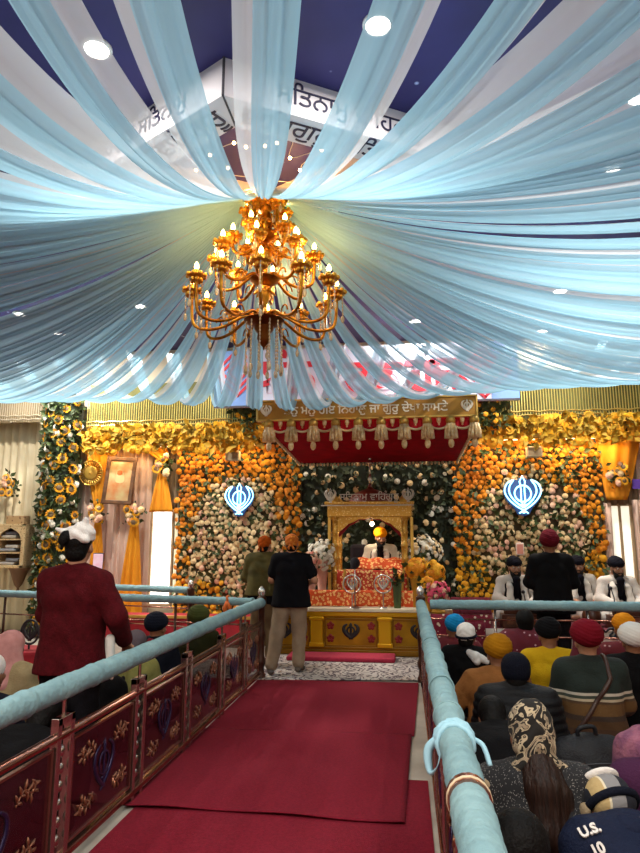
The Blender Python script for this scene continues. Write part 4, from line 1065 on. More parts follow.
for s in (-1, 1):
    for yy in (YPA-0.05, YPB+0.05):
        MB().lathe([(0, 0), (0.06, 0), (0.07, 0.04), (0.03, 0.09), (0.015, 0.12), (0, 0.17)], ((x0+x1)/2+s*(x1-x0)/2*1.0, yy, ztp+0.02), 12).build('corner_finial', M_goldf, t, smooth=True)
# lamp under the canopy frame
lc = Vector((pt(372, 519.5, YPA+0.25).x, YPA+0.25, zbm-0.1))
o = thing('canopy_lamp', 'small bright lamp under the golden canopy frame', 'lamp', (lc.x, lc.y, zbm-0.1))
MB().ell(lc, 0.035, 12, 8).build('bulb', mat('white lamp bulb', '#ffffff', 0.3, emit=14, ecol='#fff1d6'), o, smooth='all'); MB().tube([lc+Vector((0, 0, 0.03)), lc+Vector((0, 0, 0.1))], 0.015, 8).build('socket', M_goldf, o)
lamp('canopy lamp', 'POINT', lc-Vector((0, 0, 0.1)), 5, (1, 0.85, 0.6), 0.04)
# clear sign lettering along the top of the frame
p = pt(369, 497, YPA-0.2); M_ac = mat('frosted white lettering', '#d9d2c4', 0.4, alpha=0.8)
t = thing('acrylic_sign', 'frosted lettered sign with a sword emblem at each end, on the golden canopy frame', 'sign', p)
text_mb('ਸਿਤਨਾਮੁ ਵਾਿਹਗੁਰੂ', 0.15, basis(p, (1, 0, 0), (0, 1, 0), (0, 0, 1)), 0.006).build('lettering', M_ac, t)
for s in (-1, 1):
    c = p+Vector((s*(pt(407, 497, YPA-0.2).x-p.x)*1.03, 0, 0.02)); khanda_mb(c, 0.10, 0.12, 0.008).build('sword_emblem', M_ac, t, smooth='all')
xl, xr = pt(321, 503, YPA-0.2).x, pt(414, 503, YPA-0.2).x
MB().span((xl, YPA-0.21, p.z-0.135), (xr, YPA-0.19, p.z-0.12)).build('base_strip', M_ac, t)

# ================= bouquets beside the throne =================
def bouquet(label, px_, py, y, r, kinds, n, vase=None, zbase=None, sq=1.0, leafn=40, sz=(0.05, 0.075)):
    c = pt(px_, py, y); zb_ = zbase if zbase is not None else zt_
    t = thing('bouquet', label, 'bouquet', (c.x, c.y, zb_))
    if vase:
        h = c.z-zb_-r*0.3
        MB().lathe([(0, 0), (0.09, 0), (0.1, 0.02), (0.06, h*0.3), (0.08, h*0.6), (0.12, h*0.95), (0.13, h), (0.0, h)], (c.x, c.y, zb_), 16).build('vase', vase, t, smooth=True)
    else:
        MB().lathe([(0, 0), (0.05, 0), (0.07, max(0.05, c.z-zb_-r*0.2)), (0, max(0.05, c.z-zb_-r*0.2))], (c.x, c.y, zb_), 12).build('stem_bundle', M_leaf, t, smooth=True)
    its = []
    for i in range(int(n*1.6)):
        d = Vector((random.gauss(0, 1), -abs(random.gauss(0, 1))*1.1, random.gauss(0, 1)+0.25)).normalized()
        key, m_ = random.choice(kinds); q = random.uniform(0.72, 1.12)
        e = d.to_track_quat('-Y', 'Z').to_euler()
        its.append((c+Vector((d.x*r*sq*q, d.y*r*0.8*q, d.z*r*q)), random.uniform(*sz)*0.62, e, key, B_ROSE, [m_]))
    plant(t, 'flower', its)
    foliage(t, [c+Vector((random.gauss(0, r*0.45), random.gauss(0, r*0.3), random.gauss(0, r*0.45))) for _ in range(leafn)], M_leaf, lo=0.08, hi=0.15, tilt=1.4)
W_, P_, O_, Y_, H_ = ('white flower', M_wht), ('pink flower', M_pink), ('orange flower', M_yel), ('yellow flower', M_yel2), ('hot pink flower', M_hot)
M_pv = mat('pale pink wrap', '#d9a392', 0.7, col2='#c98f80', scale=6)
bouquet('round bouquet of white and pink flowers at the left of the throne', 322, 556, BY0+0.5, 0.24, [W_, W_, W_], 70, M_pv, sq=1.0)
bouquet('pink rose bouquet just right of the man in black', 311, 563, BY0+0.25, 0.15, [P_, P_, ('rose flower', mat('salmon petals', '#dd8a78', 0.7))], 34, M_pv)
bouquet('bouquet of white flowers at the right of the throne, behind the orange ones', 420, 553, BY0+0.7, 0.26, [W_, W_, ('ivory flower', M_ivory)], 80, mat('white vase', '#d8d0c4', 0.4), sq=1.25)
bouquet('large orange flower bouquet right of the throne', 416, 568, BY0+0.3, 0.15, [O_, O_, Y_], 40, mat('gold vase', '#b98a2e', 0.4, 0.4), sz=(0.07, 0.1))
bouquet('bright orange marigold bouquet near the end of the right railing', 434, 572, BY0+0.25, 0.15, [O_, Y_], 40, mat('gold vase', '#b98a2e', 0.4, 0.4), sz=(0.07, 0.1))
bouquet('small dark red and green posy before the throne', 397, 580, BY0+0.06, 0.08, [('dark red flower', M_rub), O_], 14, None, sz=(0.03, 0.045))
bouquet('hot pink bouquet at the end of the right railing', 438, 594, 9.2, 0.16, [H_, H_, P_], 44, mat('gold vase', '#b98a2e', 0.4, 0.4), zbase=0.68, sz=(0.05, 0.08))
bouquet('yellow bouquet beside the hot pink one at the right railing end', 427, 585, 9.35, 0.11, [Y_, O_], 26, mat('gold vase', '#b98a2e', 0.4, 0.4), zbase=0.68, sz=(0.05, 0.08))
# side table under the pink bouquet
c0 = pt(447, 600, 9.3); t = thing('side_table', 'small table with dark red striped cloth right of the golden platform', 'table', (c0.x+0.12, 9.3, 0))
cx0 = c0.x+0.12
MB().span((cx0-0.50, 9.05, 0.63), (cx0+0.42, 9.6, 0.68)).build('tabletop', M_wood, t, bevel=0.01)
for sx in (-0.42, 0.36):
    for yy in (9.12, 9.53): MB().span((cx0+sx-0.025, yy-0.025, 0), (cx0+sx+0.025, yy+0.025, 0.63)).build('leg', M_wood, t)
m = bands('striped cloth', [(0, '#5a1022'), (0.3, '#c9b59a'), (0.36, '#5a1022'), (0.6, '#c9b59a'), (0.66, '#7a1a2c'), (0.9, '#d9c4a4')], 'Z', 0.68, 0.95)
wav(cx0-0.5, cx0+0.42, 9.03, 0.14, 0.685, 0.02, n=50).build('table_cloth', spots('maroon patterned cloth', '#7a1830', '#d9c9b4', 12, 0.22, 0.9), t, smooth='all', solid=0.006)
o = wav(cx0-0.06, cx0+0.44, 9.02, 0.69, 0.90, 0.008, 9.12, n=30).build('folded_shawl', m, smooth='all', solid=0.01); tag(o, 'dark red striped shawl folded on the side table', 'shawl')
c0 = pt(462, 590, 9.35); 
# ================= railings =================
M_wrap = mat('blue wrapping cloth', '#88a8ad', 0.9, col2='#7999a0', scale=7, bump=0.5, bscale=34, spec=0.1)
M_wrapb = mat('brighter blue cloth', '#9cc8d8', 0.85)
M_rose = mat('rose gold steel', '#b98474', 0.22, 0.95, col2='#96604f', scale=3); M_steel = mat('polished steel', '#b7a79e', 0.2, 0.95)
M_glass = mat('dark smoked glass', '#3a1018', 0.05, 0.0, spec=1.0, alpha=0.45); M_etch = mat('gold leaf etching', '#94644c', 0.3, 0.8); M_purp = mat('purple etched emblem', '#2c2546', 0.25, 0.5)
M_post = mat('dark brown post', '#4a2a1c', 0.35, 0.3, col2='#331a12', scale=8)
def wrapped(pts, r, name='wrapped_handrail', seed=0, parent=None, m=None, sp=0.012):
    rnd = random.Random(seed); P = [Vector(p) for p in pts]; out = []
    for a, b in zip(P, P[1:]):
        n = max(2, int((b-a).length/sp))
        out += [a.lerp(b, i/n) for i in range(n)]
    out.append(P[-1]); rr = []
    ph = rnd.random()*9
    knots = [rnd.random()*len(out) for _ in range(max(1, len(out)//60))]
    for i in range(len(out)):
        w = r+0.0012*math.sin(i*0.9+ph)+0.0018*math.sin(i*0.21+ph*2)+0.0009*rnd.uniform(-1, 1)
        for k in knots: w += 0.004*math.exp(-((i-k)/2.5)**2)-0.004*math.exp(-((i-k-5)/3)**2)
        rr.append(w)
    return MB().tube(out, rr, 18).build(name, m or M_wrap, parent, smooth='all')
def leafspray(c, s, xd, flip):
    """a curling sprig: a curved stem with slim leaves"""
    x = MB(); Z = Vector((0, 0, 1))
    st = cat_rom([c-xd*(s*0.55*flip[0])-Z*(0.03*flip[1]), c-xd*(s*0.1*flip[0])+Z*(0.02*flip[1]), c+xd*(s*0.4*flip[0])-Z*(0.015*flip[1]), c+xd*(s*0.6*flip[0])+Z*(0.03*flip[1])], 5)
    x.tube(st, 0.004, 5)
    for k in range(1, len(st)-1, 2):
        for q in (-1, 1):
            d = (st[k+1]-st[k-1]).normalized(); nn = Vector((0, -d.z, d.y))*q; e = st[k]+(d*0.5+nn)*s*0.30
            x.tube([st[k], (st[k]+e)/2+d*0.006, e], [0.003, 0.0085, 0.002], 5)
    return x
def glass_rail(label, x, y0, y1, ys, side, top=0.90, endpost=True):
    """runs along Y at x; ys = centres of the double posts; side = +1 when the aisle is towards +X"""
    t = thing('glass_railing', label, 'railing', (x, (y0+y1)/2, 0))
    wrapped([(x, y0, top), (x, y1, top)], 0.06, parent=t, seed=int(x*10))
    MB().tube([(x, y0, 0.665), (x, y1, 0.665)], 0.024, 12).build('mid_rail', M_rose, t, smooth='all')
    MB().span((x-0.025, y0, 0.05), (x+0.025, y1, 0.085)).build('bottom_rail', M_rose, t, bevel=0.006)
    for yc in ys:
        o = MB().span((x-0.022, yc-0.085, 0.0), (x+0.022, yc-0.045, 0.76)).span((x-0.022, yc+0.045, 0.0), (x+0.022, yc+0.085, 0.76)).span((x-0.022, yc-0.085, 0.72), (x+0.022, yc+0.085, 0.76)).build('double_post', M_steel, t, bevel=0.004)
        MB().tube([(x, yc, 0.74), (x, yc, 0.86)], 0.011, 8).build('bracket', M_steel, o)
        c = MB()
        for k in range(6):
            c.ell((x, yc, 0.16+k*0.085), (0.016, 0.022, 0.03), 8, 6)
        c.build('post_ornament', M_steel, o, smooth='all')
    ed = [y0]+list(ys)+[y1]
    for a, b in zip(ed, ed[1:]):
        ya, yb = a+0.11, b-0.11
        if yb-ya < 0.25: continue
        g = MB().span((x-0.006, ya, 0.12), (x+0.006, yb, 0.61)).build('glass_panel', M_glass, t)
        f = MB().span((x-0.012, ya-0.012, 0.11), (x+0.012, ya, 0.62)).span((x-0.012, yb, 0.11), (x+0.012, yb+0.012, 0.62)).span((x-0.012, ya, 0.61), (x+0.012, yb, 0.622)).span((x-0.012, ya, 0.108), (x+0.012, yb, 0.12))
        f.build('panel_frame', mat('thin panel edge', '#8d5a4e', 0.3, 0.8), g)
        ym = (ya+yb)/2; xf = x+side*0.01
        khanda_solid((xf, ym, 0.365), 0.14, 0.15, 0.010, xdir=Vector((0, 1, 0)), n=Vector((1, 0, 0))).build('sword_emblem', M_purp, g, smooth='all')
        for fy in (-1, 1):
            for fz in (-1, 1):
                leafspray(Vector((xf, ym+fy*(yb-ya)*0.27, 0.365+fz*0.13)), 0.14, Vector((0, 1, 0)), (fy, fz)).build('leaf_etching', M_etch, g, smooth='all')
    return t
def turned_post(parent, x, y, h=0.86):
    o = MB().lathe([(0, 0), (0.06, 0), (0.06, 0.05), (0.045, 0.07), (0.04, 0.14), (0.058, 0.18), (0.06, 0.22), (0.04, 0.27), (0.045, 0.45), (0.055, 0.52), (0.038, 0.58), (0.04, h-0.12), (0.058, h-0.08), (0.058, h), (0.03, h+0.02), (0, h+0.02)], (x, y, 0), 16).build('turned_post', M_post, parent, smooth=True)
    MB().lathe([(0, 0), (0.03, 0.0), (0.045, 0.03), (0.05, 0.055), (0.04, 0.085), (0.015, 0.11), (0, 0.115)], (x, y, h+0.02), 16).build('silver_finial', mat('silver finial ball', '#d5cfc9', 0.2, 0.8), o, smooth=True)
LY = [px for px in (2.2, 3.34, 4.31, 5.28, 6.28, 7.2)]
lt = glass_rail('glass railing along the left side of the aisle with blue wrapped handrail', -1.78, 0.9, 7.98, LY, 1)
turned_post(lt, -1.78, 8.04, 0.96)
rt = glass_rail('glass railing along the right side of the aisle with blue wrapped handrail', 0.17, 0.9, 8.0, [1.45, 2.4, 3.35, 4.3, 5.25, 6.2, 7.15], -1)
turned_post(rt, 0.17, 8.1, 0.98)
# loose blue knots and a bare patch of rail on the right handrail
def knot(y, n=5, name='cloth_knot'):
    x = MB()
    for k in range(n):
        a0 = random.uniform(0, 6)
        pts = [Vector((0.17+0.068*math.cos(a0+i*0.55)*(1+0.02*k), y+0.018*k+0.012*math.sin(i+k), 0.90+0.066*math.sin(a0+i*0.55))) for i in range(13)]
        x.tube(pts, 0.010, 6)
    pts = cat_rom([(0.11, y+0.04, 0.91), (0.07, y+0.05, 0.86), (0.075, y+0.02, 0.79), (0.10, y-0.03, 0.83), (0.115, y-0.02, 0.88)], 6); x.tube(pts, [0.010+0.008*math.sin(i/4) for i in range(len(pts))], 6)
    pts = cat_rom([(0.22, y+0.02, 0.92), (0.27, y+0.0, 0.90), (0.29, y-0.04, 0.84)], 6); x.tube(pts, 0.010, 6)
    return x.build(name, M_wrapb, rt, smooth='all')
knot(2.62)
for yy in (4.9, 3.55, 3.0):
    MB().tube([(0.17+0.064*math.cos(a), yy+0.006*math.sin(2*a), 0.90+0.064*math.sin(a)) for a in [2*PI*k/24 for k in range(24)]], 0.0045, 5, closed=True).build('cloth_seam', M_wrap, rt, smooth='all')
MB().tube([(0.17, 2.06, 0.90), (0.17, 2.12, 0.90)], 0.0655, 18).build('bare_rail', M_rose, rt, smooth=True)
MB().tube([(0.17, 2.075, 0.90), (0.17, 2.09, 0.90)], 0.0675, 18).build('pale_tape', mat('pale tape', '#d9c9a8', 0.6), rt, smooth=True)
# right cross railing in front of the singers
t = thing('cross_railing', 'blue wrapped railing crossing in front of the singers on the right', 'railing', (2.4, 8.0, 0))
wrapped([(0.28, 8.0, 0.905), (5.6, 8.05, 0.905)], 0.056, parent=t, seed=5)
for z in (0.74, 0.55, 0.30): MB().tube([(0.28, 8.0, z), (5.6, 8.05, z)], 0.011, 8).build('thin_rail', M_rose, t, smooth='all')
for px_ in (1.03, 2.08, 3.1, 4.2): MB().tube([(px_, 8.02, 0), (px_, 8.02, 0.87)], 0.018, 10).build('post', M_steel, t, smooth='all')
# left rear railings
t = thing('rear_railing', 'blue wrapped railing crossing behind the left crowd, the nearer of two', 'railing', (-3.8, 8.3, 0))
wrapped([(-1.9, 8.08, 0.90), (-5.9, 8.9, 0.90)], 0.05, parent=t, seed=6)
for z in (0.62, 0.35): MB().tube([(-1.9, 8.08, z), (-5.9, 8.9, z)], 0.012, 8).build('thin_rail', M_rose, t, smooth='all')
for k in range(5):
    u = 0.04+k*0.23; p = Vector((-1.9, 8.08, 0)).lerp(Vector((-5.9, 8.9, 0)), u); MB().tube([p, p+Vector((0, 0, 0.86))], 0.018, 10).build('post', M_post, t, smooth='all')
t = thing('rear_railing', 'short blue wrapped railing in front of the bright doorway, the farther of two', 'railing', (-3.9, 9.9, 0))
wrapped([(-3.36, 9.9, 0.90), (-4.75, 10.3, 0.90)], 0.05, parent=t, seed=7)
turned_post(t, -3.31, 9.88, 0.92)
for z in (0.62, 0.35): MB().tube([(-3.36, 9.9, z), (-4.75, 10.3, z)], 0.012, 8).build('thin_rail', M_rose, t, smooth='all')
MB().tube([(-4.7, 10.28, 0), (-4.7, 10.28, 0.86)], 0.018, 10).build('post', M_post, t, smooth='all')
# orange ribbon tied to the nearer rear rail
p = Vector((-1.9, 8.08, 0.90)).lerp(Vector((-5.9, 8.9, 0.90)), 0.085)
x = MB().tube([p+Vector((0.01*math.sin(k), 0.06*math.cos(2*PI*k/16), 0.06*math.sin(2*PI*k/16))) for k in range(16)], 0.016, 6, closed=True)
x.tube([p+Vector((0, -0.055, 0)), p+Vector((-0.02, -0.07, -0.08)), p+Vector((-0.01, -0.07, -0.18))], [0.02, 0.03, 0.02], 8)
x.tube([p+Vector((0, -0.055, 0)), p+Vector((0.04, -0.07, -0.07)), p+Vector((0.05, -0.07, -0.14))], [0.02, 0.026, 0.016], 8)
tag(x.build('orange_ribbon', mat('orange ribbon', '#c9601c', 0.8), smooth='all'), 'orange ribbon tied round the rear left railing', 'ribbon')

# red cloth covered low platform behind the left railings
M_redc = mat('bright red cloth', '#a81a2a', 0.85, col2='#8c1422', scale=6)
t = thing('low_platform', 'low red cloth covered platform under the left flower wall', 'platform', (-3.6, 10.6, 0))
MB().span((-5.7, 10.45, 0.006), (-2.1, 11.1, 0.42)).build('body', M_redc, t, bevel=0.02)
wav(-5.72, -2.08, 10.43, 0.03, 0.43, 0.015, n=140).build('front_cloth', M_redc, t, smooth='all', solid=0.006)
MB().span((-5.7, 10.40, 0.41), (-2.1, 10.45, 0.45)).build('gold_edging', M_goldf, t)
# cloth covered stand with a black emblem, left
p = pt(30, 632, 7.3); t = thing('emblem_stand', 'red covered stand topped by a round black sword emblem, left of the man in maroon', 'stand', (p.x, 7.3, 0.006))
MB().box((p.x-0.05, 7.35, 0.21), (0.8, 0.5, 0.40)).build('covered_base', M_redc, t, bevel=0.03)
x = khanda_solid(p, 0.095, 0.115, 0.014); x.tube([p+Vector((0.11*math.cos(2*PI*k/28), 0, 0.135*math.sin(2*PI*k/28))) for k in range(28)], 0.014, 6, closed=True, flat=(Vector((0, 1, 0)), 0.6))
x.build('sword_emblem', M_blk, t, smooth='all'); MB().tube([(p.x, p.y, 0.40), p-Vector((0, 0, 0.12))], 0.012, 8).build('rod', M_blk, t)

# singers' stage on the right
ys = 8.95
zs_ = 0.50
t = thing('singers_stage', 'low stage with a white front cloth where the singers sit', 'stage', (2.9, 10, 0))
MB().span((0.95, ys+0.02, 0), (6.3, 11.1, zs_)).build('body', mat('stage carpet', '#6d2030', 0.9, col2='#571826', scale=8), t)
wav(0.95, 6.3, ys, 0.02, zs_+0.02, 0.012, n=160).build('front_cloth', mat('white stage cloth', '#d9c9bb', 0.85), t, smooth='all', solid=0.006)
wav(0.70, 1.02, ys-0.02, 0.02, zs_+0.1, 0.015, n=24).build('patterned_end_cloth', spots('maroon patterned cloth', '#7a1830', '#d9c9b4', 12, 0.22, 0.9), t, smooth='all', solid=0.006)
c = pt(606, 634, ys-0.02)
x = MB()
for s in (-1, 1): x.tube(cat_rom([c+Vector((s*a, 0, b)) for a, b in ((0.0, 0.02), (0.06, 0.07), (0.13, 0.03), (0.10, -0.05), (0.05, -0.02), (0.09, 0.02))], 5), [0.010+0.012*math.sin(PI*k/25) for k in range(26)], 6)
x.build('black_flourish', M_blk, t, smooth='all')
# ================= people =================
V = lambda *a: np.array(a, float)
SK = {'a': mat('skin brown', '#8a5c40', 0.6, col2='#7d5138', scale=20), 'b': mat('skin light brown', '#a8775a', 0.6, col2='#9a6b50', scale=20)}
M_lip = mat('lips', '#7a4238', 0.6); M_eyew = mat('eye', '#e6dfd6', 0.3); M_iris = mat('iris', '#241510', 0.3)
M_hair = mat('black hair', '#070505', 0.6, spec=.15, bump=0.4, bscale=60); M_hairb = mat('dark brown hair', '#2a1710', 0.5, col2='#1a0e0a', scale=1.0, bump=0.6, bscale=1.0, spec=.25)
for _n in [q for q in M_hairb.node_tree.nodes if q.type == 'TEX_NOISE']:   # long vertical strands
    _mp = M_hairb.node_tree.nodes.new('ShaderNodeMapping'); _mp.inputs['Scale'].default_value = (90, 60, 5)
    _l = _n.inputs['Vector'].links[0].from_socket; M_hairb.node_tree.links.new(_l, _mp.inputs['Vector']); M_hairb.node_tree.links.new(_mp.outputs['Vector'], _n.inputs['Vector']); M_beard = mat('black beard', '#15110f', 0.85, bump=0.7, bscale=70)
def lerp(a, b, t): return a+(b-a)*t
def pose_stand(h=1.72):
    s = h/1.72
    J = dict(hipL=V(-.09, 0, .92), hipR=V(.09, 0, .92), knL=V(-.10, .03, .50), knR=V(.10, .03, .50), anL=V(-.105, -.02, .09), anR=V(.105, -.02, .09), toL=V(-.13, .14, .035), toR=V(.13, .14, .035),
             pel=V(0, 0, .95), wai=V(0, .0, 1.10), che=V(0, 0, 1.30), neb=V(0, -.01, 1.455), shL=V(-.185, -.01, 1.40), shR=V(.185, -.01, 1.40), elL=V(-.24, -.03, 1.12), elR=V(.24, -.03, 1.12), wrL=V(-.25, .07, .88), wrR=V(.25, .07, .88), head=V(0, .015, 1.605))
    return {k: v*s for k, v in J.items()}
def pose_sit():
    return dict(hipL=V(-.09, 0, .12), hipR=V(.09, 0, .12), knL=V(-.27, .27, .13), knR=V(.27, .27, .13), anL=V(.06, .34, .07), anR=V(-.06, .28, .08), toL=V(.18, .36, .06), toR=V(-.18, .30, .06),
                pel=V(0, 0, .14), wai=V(0, -.01, .28), che=V(0, 0, .47), neb=V(0, 0, .63), shL=V(-.18, 0, .575), shR=V(.18, 0, .575), elL=V(-.245, .07, .33), elR=V(.245, .07, .33), wrL=V(-.10, .27, .24), wrR=V(.10, .27, .24), head=V(0, .03, .775))
def pose_kneel():
    J = pose_sit()
    for k in ('pel', 'wai', 'che', 'neb', 'shL', 'shR', 'elL', 'elR', 'wrL', 'wrR', 'head', 'hipL', 'hipR'): J[k] = J[k]+V(0, 0, .11)
    J.update(knL=V(-.13, .36, .09), knR=V(.13, .36, .09), anL=V(-.09, -.10, .07), anR=V(.09, -.10, .07), toL=V(-.06, -.24, .06), toR=V(.06, -.24, .06))
    return J
def rotx(J, ang, keys, piv, side=0.0):
    c, s = math.cos(ang), math.sin(ang); c2, s2 = math.cos(side), math.sin(side)
    for k in keys:
        d = J[k]-piv; y, z = d[1]*c+d[2]*s, -d[1]*s+d[2]*c
        x, z = d[0]*c2+z*s2, -d[0]*s2+z*c2
        J[k] = piv+V(x, y, z)
    return J
UPPER = ('wai', 'che', 'neb', 'shL', 'shR', 'elL', 'elR', 'wrL', 'wrR', 'head')
def lean(J, deg, side=0.0): return rotx(J, R(deg), UPPER, J['pel'].copy(), R(side))
def hand_sdf(w, el, nrm=None, curl=1.0, side=1):
    d = w-el; d = d/np.linalg.norm(d)
    n = V(0, 0, -1) if nrm is None else nrm
    n = n-d*n.dot(d)
    if np.linalg.norm(n) < 1e-3: n = V(0, 1, 0)-d*d[1]
    n = n/np.linalg.norm(n); a = np.cross(d, n)*side
    s = Sdf(0.008)
    for o in (-.026, -.009, .009, .026): s.cap(w+a*o*0.6, w+d*.085+a*o, .017, .0135, k=.012)
    for o, L in ((-.028, .062), (-.0095, .078), (.0095, .084), (.028, .075)):
        p = w+d*.088+a*o
        for th, f in ((.25*curl, .45), (.85*curl, .32), (1.35*curl, .26)):
            q = p+(d*math.cos(th)+n*math.sin(th))*L*f; s.cap(p, q, .0092, .008, k=.003); p = q
    p = w+d*.02+a*.02; q = p+(d*.55+a*.75)*.045+n*.008; s.cap(p, q, .0135, .011, k=.01); s.cap(q, q+(d*.85+a*.25+n*.35*curl)*.04, .0105, .0085, k=.004)
    return s
def head_frame(yaw=0, pitch=0, roll=0): return Matrix.Rotation(yaw, 3, 'Z') @ Matrix.Rotation(-pitch, 3, 'X') @ Matrix.Rotation(roll, 3, 'Y')
def tr(hc, M):
    return lambda x, y, z: hc+np.array(M @ Vector((x, y, z)))
def head_sdf(hc, M, neb):
    f = tr(hc, M); s = Sdf(0.02); M4 = M
    s.ell(f(0, -.012, .02), (.077, .095, .098), M4)
    s.ell(f(0, .022, -.045), (.060, .070, .068), M4, k=.03)
    s.cap(f(0, .052, -.088), f(0, .045, -.082), .026, .03, k=.03)        # chin
    s.cap(f(0, .083, .012), f(0, .103, -.028), .010, .0155, k=.012)      # nose
    s.ell(f(-.012, .094, -.030), (.010, .012, .009), M4, k=.006).ell(f(.012, .094, -.030), (.010, .012, .009), M4, k=.006)
    s.cap(f(-.045, .072, .032), f(.045, .072, .032), .012, .012, k=.012)  # brow
    for sx in (-1, 1):
        s.ell(f(sx*.033, .088, .012), (.016, .014, .010), M4, k=.008, op='s')
        s.ell(f(sx*.079, -.005, -.012), (.010, .020, .032), M4, k=.008)
        s.ell(f(sx*.048, .060, -.022), (.020, .022, .020), M4, k=.02)
    s.cap(f(-.02, .088, -.056), f(.02, .088, -.056), .0075, .0075, k=.006)  # lips
    s.cap(f(0, -.02, -.07), neb, .054, .060, k=.03)
    return s
def body_sdf(J, w=1.0, fat=1.0):
    s = Sdf(0.045)
    for sx, h, sh in ((-1, 'hipL', 'shL'), (1, 'hipR', 'shR')):
        o = (J['shR']-J['shL']); o = o/np.linalg.norm(o)*sx
        s.cap(J['pel']+o*.075*fat, J['wai']+o*.062*fat, .115*fat, .098*fat); s.cap(J['wai']+o*.062*fat, J['che']+o*.075, .098*fat, .108); s.cap(J['che']+o*.075, lerp(J['neb'], J[sh], .55)-(J['neb']-J['che'])*.2, .108, .062)
    s.cap(J['neb']-(J['neb']-J['che'])*.2, J['neb'], .075, .058)
    for a in 'LR':
        s.cap(lerp(J['neb'], J['sh'+a], .3), J['sh'+a], .055, .056)
        s.chain([J['sh'+a], J['el'+a], J['wr'+a]], [.056, .042, .028], k=.025)
        s.chain([J['hip'+a], J['kn'+a], J['an'+a]], [.088*fat, .060, .040], k=.035)
        s.cap(J['an'+a]-V(0, 0, .02), J['to'+a], .040, .030, k=.02); s.ell(J['an'+a]+V(0, -.035, -.045), (.035, .04, .035), k=.02)
    return s
def top_sdf(J, infl=.016, sleeve=1.0, hem=None, fat=1.0, collar=.0, puff=0.0, cut=None):
    s = Sdf(0.05)
    if cut is not None: s.plane((0, 0, cut), (0, 0, -1))
    for sx, sh in ((-1, 'shL'), (1, 'shR')):
        o = (J['shR']-J['shL']); o = o/np.linalg.norm(o)*sx
        p0 = J['pel'] if hem is None else lerp(J['pel'], J['pel']+(J['pel']-J['wai']), hem)
        s.cap(p0+o*.085*fat, J['wai']+o*.066*fat, (.136*fat+infl), .110*fat+infl); s.cap(J['wai']+o*.066*fat, J['che']+o*.078, .108*fat+infl, .112+infl)
        s.cap(J['che']+o*.078, lerp(J['neb'], J[sh], .55)-(J['neb']-J['che'])*.2, .112+infl, .064+infl)
    s.cap(J['neb']-(J['neb']-J['che'])*.25, J['neb']-(J['neb']-J['che'])*(.06-collar), .078+infl, .058+infl*.8, k=.03)
    for a in 'LR':
        s.cap(lerp(J['neb'], J['sh'+a], .35)-V(0, 0, .012), J['sh'+a], .055+infl, .060+infl)
        if sleeve > 1: e = lerp(J['el'+a], J['wr'+a], sleeve-1); s.chain([J['sh'+a], J['el'+a], e], [.062+infl, .050+infl, .038+infl], k=.03)
        else: e = lerp(J['sh'+a], J['el'+a], sleeve); s.cap(J['sh'+a], e, .062+infl, .058+infl, k=.03)
    if puff: s.disp = lambda X, Y, Z: -puff*np.abs(np.sin(Z*PI/.055)) + puff*.5
    else: s.disp = lambda X, Y, Z: .0035*np.sin(Z*38+X*17+2*np.sin(X*13+Y*9))*np.sin(Y*21+X*11+1)
    return s
def legs_sdf(J, infl=.018, end=.93, fat=1.0, waist=True):
    s = Sdf(0.04)
    if waist:
        for sx in (-1, 1): s.cap(J['pel']+V(sx*.07*fat, 0, .04), J['pel']+V(sx*.075*fat, 0, -.06), .115*fat+infl*.5, .115*fat+infl*.5)
    for a in 'LR':
        s.chain([J['hip'+a], J['kn'+a], lerp(J['kn'+a], J['an'+a], end)], [.092*fat+infl, .066+infl, .052+infl], k=.04)
    s.disp = lambda X, Y, Z: .004*np.sin(Z*30+X*25+np.sin(Y*20)*2)
    return s
def turban_parts(hc, M, r=1.0, kind='round'):
    f = tr(hc, M); s = Sdf(0.025)
    s.ell(f(0, -.018, .070), (.108*r, .122*r, .078*r), M).ell(f(0, -.035, .098), (.092*r, .100*r, .070*r), M).ell(f(0, -.055, .048), (.092*r, .090*r, .070*r), M)
    if kind == 'tall': s.ell(f(0, -.02, .125), (.085*r, .09*r, .07*r), M)
    Mi = np.array(M.transposed()); h0 = hc
    def disp(X, Y, Z):
        x = Mi[0, 0]*(X-h0[0])+Mi[0, 1]*(Y-h0[1])+Mi[0, 2]*(Z-h0[2]); z = Mi[2, 0]*(X-h0[0])+Mi[2, 1]*(Y-h0[1])+Mi[2, 2]*(Z-h0[2]); y = Mi[1, 0]*(X-h0[0])+Mi[1, 1]*(Y-h0[1])+Mi[1, 2]*(Z-h0[2])
        u = z+.50*np.sqrt(x*x+.0006)*np.where(y > 0, 1, -.55)+.25*x
        return .0024*np.sin(u*230)+.0012*np.sin(u*97+1)
    s.disp = disp
    return [(s, .0085)]
def shade(name, c, rough=.9, **k): return mat(name, c, rough, bump=k.pop('bump', .35), bscale=k.pop('bscale', 90), spec=k.pop('spec', .12), **k)
